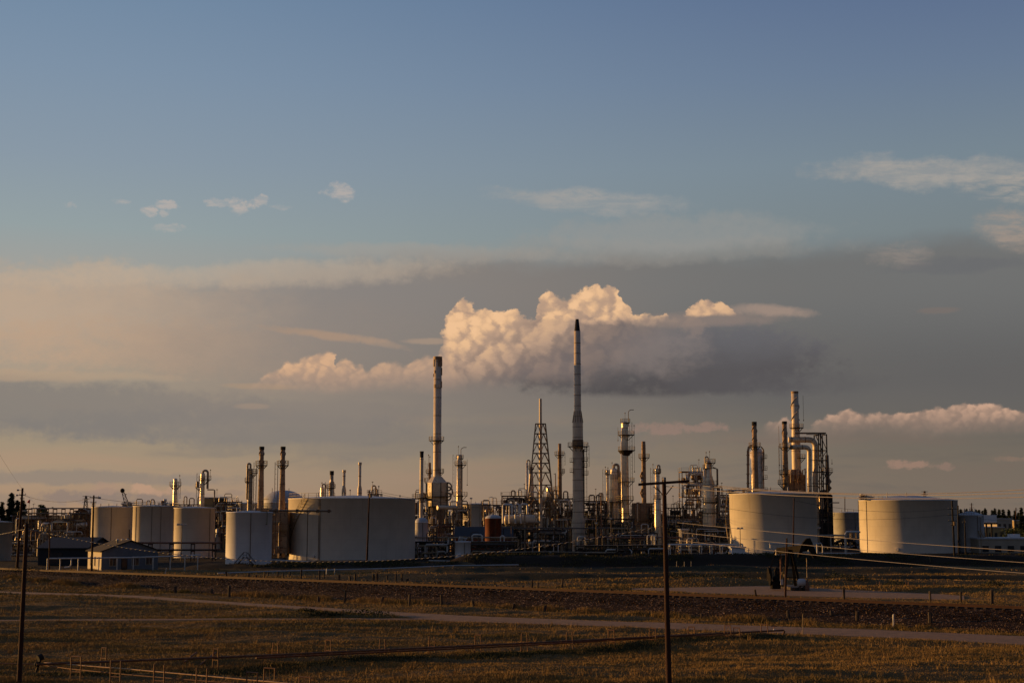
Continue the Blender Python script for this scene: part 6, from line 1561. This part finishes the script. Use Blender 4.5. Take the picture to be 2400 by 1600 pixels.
cf = [(2252, 1191, 'conifer directly above the tall narrow tank'), (2266, 1191, 'conifer just right of the one above the tall narrow tank'), (2278, 1190, 'conifer at the foot of the distant crossarm pole'), (2288, 1193, 'first conifer right of the distant crossarm pole'),
      (2295, 1194, 'small conifer behind the white-headed lamp post'), (2303, 1196, 'small conifer over the left end of the billboard'), (2310, 1190, 'taller conifer over the billboard'), (2326, 1194, 'conifer over the right end of the billboard'),
      (2332, 1190, 'tall conifer just right of the billboard'), (2342, 1192, 'conifer above the pale lit building, left'), (2352, 1192, 'conifer above the pale lit building, right'), (2365, 1193, 'conifer between pale building and the distant pole'),
      (2379, 1196, 'conifer at the foot of the distant right pole'), (2387, 1200, 'low conifer left of the narrow cypress')]
for k, (px, py, lab) in enumerate(cf): conifer(lab, px, py, 760+(k*37) % 90, 2.6, 20+k)
conifer('narrow dark cypress at the right edge', 2394, 1189, 520, 0.9, 50)
conifer('conifer touching the right edge behind the cypress', 2406, 1194, 800, 2.8, 51)
for k, (px, py, lab) in enumerate(((2436, 1194, 'conifer just outside beyond the cypress'),)): pass
# low dark scrub along the far plain
m = MB(); rs = np.random.RandomState(4)
for k in range(2600):
    x = rs.uniform(-0.42, 0.42); Yk = rs.uniform(700, 1500); h = rs.uniform(1.5, 5); c = np.array([x*Yk, Yk, h*rs.rand()]); u = rs.normal(size=3); v = rs.normal(size=3); s = rs.uniform(0.8, 2.2); m.add([c-u*s, c+v*s, c+u*s, c-v*s], [(0, 1, 2, 3)])
o = m.build('far_scrub', MT['weed']); tag(o, 'dim belt of scrub along the far horizon', 'scrub', kind='stuff')

# ------------------------------------------------------------------ fence posts and stumps
def post_mesh(h, w, seed, key='oldwood'):
    rs = random.Random(seed); m = MB(); n = 7; vs = []
    for z in (-0.3, h*0.5, h*0.97, h):
        f = {True: 0.75, False: 1.0}[z == h]
        for k in range(n): a = 2*pi*k/n; r = w*f*rs.uniform(0.85, 1.1); vs.append((r*math.cos(a), r*math.sin(a), z+(rs.uniform(-0.04, 0.04) if z == h else 0)))
    m.add(vs, [(i*n+k, i*n+(k+1) % n, (i+1)*n+(k+1) % n, (i+1)*n+k) for i in range(3) for k in range(n)]+[tuple(range(3*n, 4*n))])
    return m
def place_posts(lst, label, group, key='oldwood', name='fence_post', cat='fence post', w=0.16, h=1.3, seed=0):
    proto = None
    rs = random.Random(seed)
    for (px, pyb, ph, lean) in lst:
        g = G(px, pyb, 0.4 if name == 'fence_post' else 0.0); z = gz(g.x, g.y)
        if proto is None: proto = post_mesh(1.0, w, seed).build(name, MT[key]); o = proto; tag(o, label, cat, group)
        else: o = proto.copy(); COL.objects.link(o)
        o.location = (g.x, g.y, z-0.05); hh = ph*g.y/FPX
        o.scale = (rs.uniform(0.8, 1.3), rs.uniform(0.8, 1.3), hh); o.rotation_euler = (rs.uniform(-0.04, 0.04), lean, rs.uniform(0, 6))
    return proto
F = 1280
st = [(600, 1348, 8, 0), (620, 1353, 18, 0), (628, 1345, 13, 0), (651, 1346, 14, 0), (663, 1347, 12, 0), (679, 1347, 15, 0), (706, 1357, 26, 0.12), (749, 1358, 24, 0.05), (759, 1353, 16, 0), (795, 1360, 19, 0), (820, 1360, 16, 0), (832, 1357, 20, 0),
      (875, 1355, 18, 0), (883, 1358, 20, 0), (907, 1351, 13, 0), (928, 1357, 20, 0), (942, 1356, 18, 0.3), (530, 1350, 20, 0), (543, 1349, 10, 0), (565, 1351, 9, .3), (583, 1351, 16, 0)]
place_posts(st, 'one of the old dark wooden fence stumps left of centre behind the railway', 'dark wooden stumps behind the railway', seed=1)
place_posts([(1018, 1369, 6, 0), (1030, 1369, 7, 0), (1064, 1371, 8, 0), (1097, 1371, 9, 0), (1112, 1372, 8, 0), (1131, 1372, 9, 0), (1163, 1373, 7, 0), (1193, 1375, 9, 0), (1225, 1376, 10, 0), (955, 1362, 5, 0), (860, 1363, 5, 0)],
            'one of the short square stumps in a row behind the centre of the rail', 'short stumps behind the rail at centre', name='post_stump', w=0.18, seed=2)
place_posts([(1247, 1376, 27, 0.02), (1260, 1371, 19, 0), (1318, 1372, 23, 0), (1375, 1380, 14, 0), (1432, 1383, 9, 0)], 'one of the upright dark posts just behind the rail left of the brown pole', 'dark posts behind the rail near the brown pole', seed=3)
place_posts([(1774, 1396, 26, -0.35), (1978, 1398, 28, 0.08), (2180, 1404, 24, 0), (2252, 1408, 27, 0), (2325, 1411, 33, 0), (1794, 1396, 7, 0)], 'one of the spaced wooden posts behind the rail right of the pumpjack', 'spaced wooden posts behind the rail at right', seed=4)
place_posts([(411, 1392, 20, 0), (500, 1394, 16, 0.35), (537, 1400, 26, 0), (746, 1411, 13, 0), (808, 1417, 27, 0), (893, 1417, 20, 0.3), (959, 1420, 27, 0), (1035, 1422, 28, 0), (1110, 1427, 18, 0.2), (1202, 1430, 16, 0.3), (1277, 1434, 16, 0.15),
             (1645, 1450, 14, 0.1), (1849, 1457, 20, 0.15), (1950, 1459, 14, 0), (2010, 1464, 24, 0), (2180, 1472, 28, 0)], 'one of the weathered wooden posts along the foot of the railway bank', 'wooden posts at the foot of the bank', name='bank_post', cat='post', w=0.16, seed=5)
place_posts([(2094, 1472, 33, -0.10)], 'single white leaning marker post by the dirt road at right', 'marker posts', 'wpipe', 'marker_post', 'post', 0.07, seed=6)
place_posts([(1882, 1487, 50, 0)], 'tall thin pale stake beside the dirt road, right of the pipes', 'marker posts', 'yellow', 'marker_stake', 'stake', 0.035, seed=7)
place_posts([(765, 1346, 15, 0), (784, 1346, 14, 0), (387, 1345, 14, -0.2), (1346, 1320, 6, 0)], 'one of the thin white pipe markers behind the railway', 'thin white pipe markers', 'wpipe', 'pipe_marker', 'post', 0.07, seed=8)
place_posts([(1586+24*k, 1305, 19, 0) for k in range(6)], 'one of the evenly spaced pale posts left of the big cream tank', 'pale posts left of the big cream tank', 'beige', 'pale_post', 'post', 0.1, seed=9)
place_posts([(1586, 1336, 15, 0), (1604, 1336, 14, 0), (1620, 1336, 14, 0)], 'one of three thin pale stakes in the grass right of the brown pole', 'three pale stakes', 'beige', 'pale_stake', 'stake', 0.05, seed=10)
place_posts([(2062, 1377, 14, 0), (2055, 1377, 15, 0), (2124, 1378, 14, 0), (2129, 1378, 13, 0), (2190, 1378, 12, 0)], 'one of the thin twin stakes behind the dirt pad', 'thin twin stakes behind the pad', 'rustpipe', 'thin_stake', 'stake', 0.05, seed=11)
place_posts([(2060+14*k, 1316, 11, 0) for k in range(14)]+[(2205, 1322, 14, 0), (2180, 1326, 14, 0)], 'one of the thin fence posts on the dark bank before the rightmost big tank', 'thin fence posts on the dark bank', 'steel', 'thin_fence_post', 'fence post', 0.06, seed=12)
place_posts([(1374, 1310, 13, 0), (1435, 1309, 14, 0), (1470, 1308, 15, 0)], 'one of the short bright pipe stubs before the main stack foot', 'short bright pipe stubs', 'wpipe', 'pipe_stub', 'pipe stub', 0.12, seed=13)

# ------------------------------------------------------------------ pumpjack
Y = 203; cx = X(1866, Y); t = thing('pumpjack', 'dark oil pumpjack standing on the pale dirt pad', 'pumpjack', (cx, Y, 0))
K = 'blackpaint'
zt = Z(1285, Y)
m = MB(); m.box(cx-1.1, cx+0.9, Y-1.5, Y+7, 0.0, 0.45); m.build('base_skid', MT['darksteel'], t)
for (dx_, dy_) in ((-1.0, 0), (1.0, 0), (-0.9, 2.6), (0.9, 2.6)):
    MB().bar((cx-0.6+dx_*1.1, Y+1+dy_, 0.4), (cx-0.6+dx_*0.18, Y+1.8+dy_*0.1, zt-0.2), 0.3).build('leg', MT[K], t)
m = MB()
for f in (0.3, 0.6): 
    for s in (0,): m.bar((cx-0.6-1.1*(1-f*0.84), Y+1, zt*f), (cx-0.6+1.1*(1-f*0.84), Y+1, zt*f), 0.12)
m.build('crossbrace', MT[K], t)
a = Vector((cx+0.9, Y-2.0, zt+0.15)); b = Vector((cx-1.5, Y+6.4, zt-0.5))
MB().bar(a, b, 0.45, 0.9).build('walking_beam', MT[K], t)
# horse head: a curved cheek at the front end of the beam
m = MB(); hx, hy = a.x, a.y; pts = []
prof = [(u_*0.86, v_*0.86) for u_, v_ in [(-1.4, -1.6), (-1.15, -0.5), (-0.75, 0.5), (0.0, 1.35), (0.6, 1.5), (0.95, 0.7), (1.35, -0.3), (1.65, -1.5), (1.2, -1.75), (0.6, -0.6), (0.0, -0.15), (-0.6, -0.6), (-1.0, -1.7)]]
n = len(prof); vs = [(hx+u, hy-0.35-0.1*u, zt+0.25+v) for u, v in prof]+[(hx+u*0.95, hy+0.45-0.1*u, zt+0.25+v) for u, v in prof]
m.add(vs, [tuple(range(n-1, -1, -1)), tuple(range(n, 2*n))]+[(k, (k+1) % n, n+(k+1) % n, n+k) for k in range(n)]); m.build('horse_head', MT[K], t)
m = MB(); xr = X(1881, Y); m.tube((xr, Y-2.1, 0.3), (xr, Y-2.1, zt-1.2), 0.05, n=6); m.build('polished_rod', MT['pipe'], t)
m = MB(); m.lathe([(0.3, 0), (0.3, 0.8), (0.18, 0.9), (0.18, 1.5), (0, 1.5)], xr, Y-2.1, 10); m.build('wellhead', MT['rustpipe'], t)
for s in (-1, 1):   # cranks with round counterweights
    xx = X(1812, Y)+s*0.55; m = MB(); m.bar((xx, Y+1.5, 1.6), (xx, Y+0.8, 3.0), 0.25, 0.4); m.build('crank', MT[K], t)
    m = MB(); vs = []
    for (x_) in (xx-0.2, xx+0.2):
        for k in range(16): q = 2*pi*k/16; vs.append((x_, Y+0.9+0.95*math.cos(q), 2.2+0.95*math.sin(q)))
    m.add(vs, [tuple(range(16)), tuple(range(31, 15, -1))]+[(k, 16+k, 16+(k+1) % 16, (k+1) % 16) for k in range(16)]); m.build('counterweight', MT[K], t)
    MB().bar((xx, Y+1.0, 2.2), (b.x+s*0.4, b.y, b.z), 0.14).build('pitman_arm', MT[K], t)
xe = X(1811, Y); MB().box(xe-0.5, xe+0.7, Y-1.3, Y+0.3, 0.25, 1.3).build('gearbox', MT[K], t)
m = MB(); q_ = []
for x_ in (xe-0.75, xe-0.6):
    for k in range(18): a_ = 2*pi*k/18; q_.append((x_, Y-0.6+0.85*math.cos(a_), 1.55+0.85*math.sin(a_)))
m.add(q_, [tuple(range(18)), tuple(range(35, 17, -1))]+[(k, 18+k, 18+(k+1) % 18, (k+1) % 18) for k in range(18)]); m.build('flywheel', MT[K], t)
MB().ball((xe+0.15, Y-0.7, 1.6), 0.5, 10, 6).build('engine_head', MT[K], t)
MB().tube((xe+0.45, Y-0.9, 1.2), (xe+0.45, Y-0.9, 2.7), 0.07).build('exhaust', MT[K], t)
m = MB(); m.pipe([(xe+0.9, Y-1.2, 0.3), (xe+0.9, Y-1.2, 2.6), (xe+1.3, Y-1.2, 2.7), (xe+1.3, Y-1.2, 0.3)], 0.05, 6); m.build('guard_rail', MT['yellow'], t)
MB().box(X(1820, Y), X(1826, Y), Y-2, Y-1.7, Z(1368, Y), Z(1352, Y)-0.2).build('control_box', MT['insul'], t)
MB().tube((X(1829, Y), Y-1.85, 0), (X(1829, Y), Y-1.85, Z(1343, Y)), 0.05, n=6).build('control_post', MT['pipe'], t)
Yt = 204; t = thing('small_fuel_tank', 'small white horizontal tank at the pumpjack foot', 'tank', (X(1867, Yt), Yt, 0))
drum(t, X(1861, Yt), X(1873, Yt), Yt-2.6, 1.15, 0.55, 'roof', False, 'shell')
for s in (1862, 1872): MB().box(X(s, Yt)-0.1, X(s, Yt)+0.1, Yt-3.1, Yt-2.1, 0, 0.75).build('saddle', MT['darksteel'], t)
Yb = 214; t = thing('hanging_box', 'pale square box on a stand behind the pumpjack', 'box', (X(1827, Yb), Yb, 0))
MB().box(X(1817, Yb), X(1838, Yb), Yb, Yb+0.8, Z(1300, Yb), Z(1288, Yb)).build('cabinet', MT['beige'], t)
MB().bar((X(1829, Yb), Yb+0.4, 0), (X(1829, Yb), Yb+0.4, Z(1300, Yb)), 0.25).build('post', MT['rustpipe'], t)

# ------------------------------------------------------------------ pipes and U-shaped supports in the near field
def on_ground(px, py, dz=0): g = G(px, py, 0.0); return Vector((g.x, g.y, gz(g.x, g.y)+dz))
def pipe_run(label, pts, dz, r, key, group='rusty field pipelines'):
    P3 = []
    for (a, b) in pts: g = G(a, b, dz); P3.append(g)
    t = thing('field_pipe', label, 'pipe', P3[0], group); MB().pipe(P3, r, 8).build('pipe', MT[key], t)
    m = MB()
    for k in range(9):
        f = (k+0.5)/9*(len(P3)-1); i = int(f); c = P3[i]+(P3[i+1]-P3[i])*(f-i); d = (P3[i+1]-P3[i]).normalized()*0.06; m.tube(c-d, c+d, r*1.35, n=8)
    m.build('coupling', MT[key], t); return t, P3
tA, PA = pipe_run('long dark pipe running across the field to the dirt road', [(86, 1556), (600, 1536), (1200, 1508), (1836, 1476)], 0.62, 0.075, 'rustpipe')
tB, PB = pipe_run('second dark pipe parallel below the long one', [(600, 1541), (900, 1527), (1200, 1513), (1560, 1492), (1700, 1488)], 0.45, 0.06, 'rustpipe')
tC, PC = pipe_run('bright golden pipe slanting from the dark valve to the bottom edge', [(104, 1552), (300, 1567), (480, 1583), (760, 1608)], 0.55, 0.045, 'sunlit_pipe')
tD, PD = pipe_run('lower thin rusty pipe left of the golden pipe', [(-40, 1552), (88, 1556), (160, 1566), (300, 1580), (480, 1595), (700, 1612)], 0.5, 0.035, 'fieldrust')
t = thing('field_valve', 'dark upright valve at the left end of the field pipes', 'valve', on_ground(86, 1568))
c = G(86, 1556, 0.6); MB().tube((c.x, c.y, 0.1), (c.x+0.25, c.y, 1.05), 0.08).build('stem', MT['black'], t)
m = MB(); m.tube((c.x+0.1, c.y-0.1, 1.0), (c.x+0.32, c.y+0.1, 1.12), 0.24, n=12); m.build('handwheel', MT['black'], t); MB().ball((c.x, c.y, 0.62), 0.17, 8, 6).build('body', MT['black'], t)
t = thing('pipe_bend', 'rusty pipe end frame with valve by the dirt road, right end', 'pipe', G(1836, 1476, 0.62)); a = G(1836, 1476, 0.62)
MB().pipe([a, a+Vector((0.1, 0, -0.1)), a+Vector((-0.2, -0.1, -0.62))], 0.07, 8).build('pipe', MT['rustpipe'], t)
MB().pipe([a+Vector((-0.8, 0, 0)), a+Vector((-0.8, 0, 0.35)), a+Vector((-0.5, 0, 0.35)), a+Vector((-1.1, 0, 0.35))], 0.03, 6).build('valve_handle', MT['rustpipe'], t)
MB().ball(a+Vector((-0.8, -0.05, 0.02)), 0.12, 8, 6).build('valve_body', MT['insul'], t)
def u_frame(label, px, pyt, pyb, wpx, group, key='fieldrust', taper=0.75, ang=0.35, bar_=True, r=0.042, inner=False, step=0):
    g = G(px, pyb, 0.0); z0 = gz(g.x, g.y); Y = g.y; zt = Z(pyt, Y); w = M(wpx, Y)/2/math.cos(ang)
    t = thing('pipe_support', label, 'pipe support', (g.x, g.y, z0), group)
    dx_, dy_ = math.cos(ang), -math.sin(ang)
    tl = []
    for s in (-1, 1):
        a = (g.x+s*w*dx_, Y+s*w*dy_, z0-0.2); b = (g.x+s*w*dx_*taper, Y+s*w*dy_*taper, zt); tl.append(b); MB().tube(a, b, r, n=7).build('leg', MT[key], t)
    if bar_: MB().tube((tl[0][0]-0.03, tl[0][1], zt), (tl[1][0]+0.03, tl[1][1], zt), r, n=7).build('top_bar', MT[key], t)
    zm = 0.45; MB().tube((g.x-w*dx_*1.0, Y-w*dy_, zm), (g.x+w*dx_*(1.5 if step else 1.0), Y+w*dy_, zm), r*0.9, n=6).build('rest_bar', MT[key], t)
    if inner: MB().tube(((tl[0][0]+tl[1][0])/2, (tl[0][1]+tl[1][1])/2, zt), (g.x, Y, zm), 0.012, n=5).build('hanger_rod', MT[key], t)
ga = 'narrow U-shaped supports along the long dark pipe'
la = [(243, 1517, 1557), (505, 1520, 1561), (645, 1505, 1543), (769, 1499, 1538), (896, 1496, 1535), (1012, 1490, 1528), (1120, 1487, 1528), (1229, 1483, 1525), (1335, 1480, 1520), (1433, 1476, 1515), (1530, 1472, 1511), (1621, 1468, 1502), (1706, 1465, 1502), (1727, 1470, 1503), (1792, 1463, 1498)]
nth = ['first', 'second', 'third', 'fourth', 'fifth', 'sixth', 'seventh', 'eighth', 'ninth', 'tenth', 'eleventh', 'twelfth', 'thirteenth', 'fourteenth', 'fifteenth']
for k, (a, b, c) in enumerate(la): u_frame(nth[k]+' narrow support from the left along the long dark pipe', a, b, c, 16, ga, bar_=k not in (2, 3+1, 5, 7, 8), step=k % 3 == 2, inner=k in (9, 10, 12), ang=0.6)
gb = 'wide U-shaped supports near the bottom edge'
lb = [(177, 1538, 1590), (270, 1547, 1602), (372, 1556, 1612), (472, 1565, 1620), (590, 1575, 1628), (631, 1565, 1612), (714, 1586, 1636)]
for k, (a, b, c) in enumerate(lb): u_frame(nth[k]+' wide support from the left along the golden pipe', a, b, c, 27, gb, 'fieldrust', 1.0, 0.5, k not in (1, 2, 3), 0.045, k > 3)
for k, (a, b, c, d) in enumerate(((432, 1554, 460, 1546), (468, 1556, 506, 1546))):
    t = thing('loose_pipe', ('left' if k == 0 else 'right')+' one of two short rusty pipes lying loose by the second support', 'pipe', on_ground(a, b), 'loose short pipes')
    MB().tube(on_ground(a, b, 0.12), on_ground(c, d, 0.3), 0.06).build('pipe', MT['rustpipe'], t)

# darker weeds grown up in the lee of the long dark pipe
rs = np.random.RandomState(31); q_ = []
for k in range(len(PA)-1):
    A_, B_ = PA[k], PA[k+1]; n = int((B_-A_).length*75)
    for i in range(n):
        c = A_+(B_-A_)*rs.rand(); q_.append((c.x+rs.normal(0, 0.4), c.y-abs(rs.normal(0, 1.4))-0.2))
q_ = np.array(q_); o = tuft_object('pipe_side_weeds', q_, 0.10+0.25*fbm(q_[:, 0]*0.3, q_[:, 1]*0.5, 3, 3), MT['weed'], 33, 5, 0.035, 0.2)
tag(o, 'dark low weeds growing along the near side of the long dark pipe', 'weeds', kind='stuff')

# sparse weeds and scrub on the dark dyke, and scattered taller tussocks in the near field
rs = np.random.RandomState(41); n = 9000
x_ = rs.uniform(-60, 140, n); y_ = rs.normal(0, 3.6, n)+np.where(x_ > -10, 301, 286); k_ = fbm(x_*0.12, y_*0.2, 12, 4, 0.6) > 0.47
q_ = np.stack([x_, y_], 1)[k_]; o = tuft_object('dyke_weeds', q_, 0.15+0.45*rs.rand(len(q_)), MT['weed'], 42, 5, 0.07, 0.3)
tag(o, 'straggly dark weeds on the earth dyke before the tanks', 'weeds', kind='stuff')
n = 2600; Yk = rs.uniform(86, 190, n); x_ = rs.uniform(-0.4, 0.4, n)*Yk; t_ = (x_-RA.x)*rnor.x+(Yk-RA.y)*rnor.y
k_ = (fbm(x_*0.1, Yk*0.2, 91, 3) > 0.48) & ~((t_ > -4) & (t_ < 8.5))
for nm_, tp_, bt_ in SHEETS: k_ &= strip_mask(x_, Yk, tp_, bt_, 0.4) < 0.3
q_ = np.stack([x_, Yk], 1)[k_]; o = tuft_object('grass_tussocks', q_, 0.30+0.35*rs.rand(len(q_)), MT['grass'], 43, 14, 0.02, 0.13)
tag(o, 'scattered taller dry tussocks standing out of the near field', 'grass', kind='stuff')
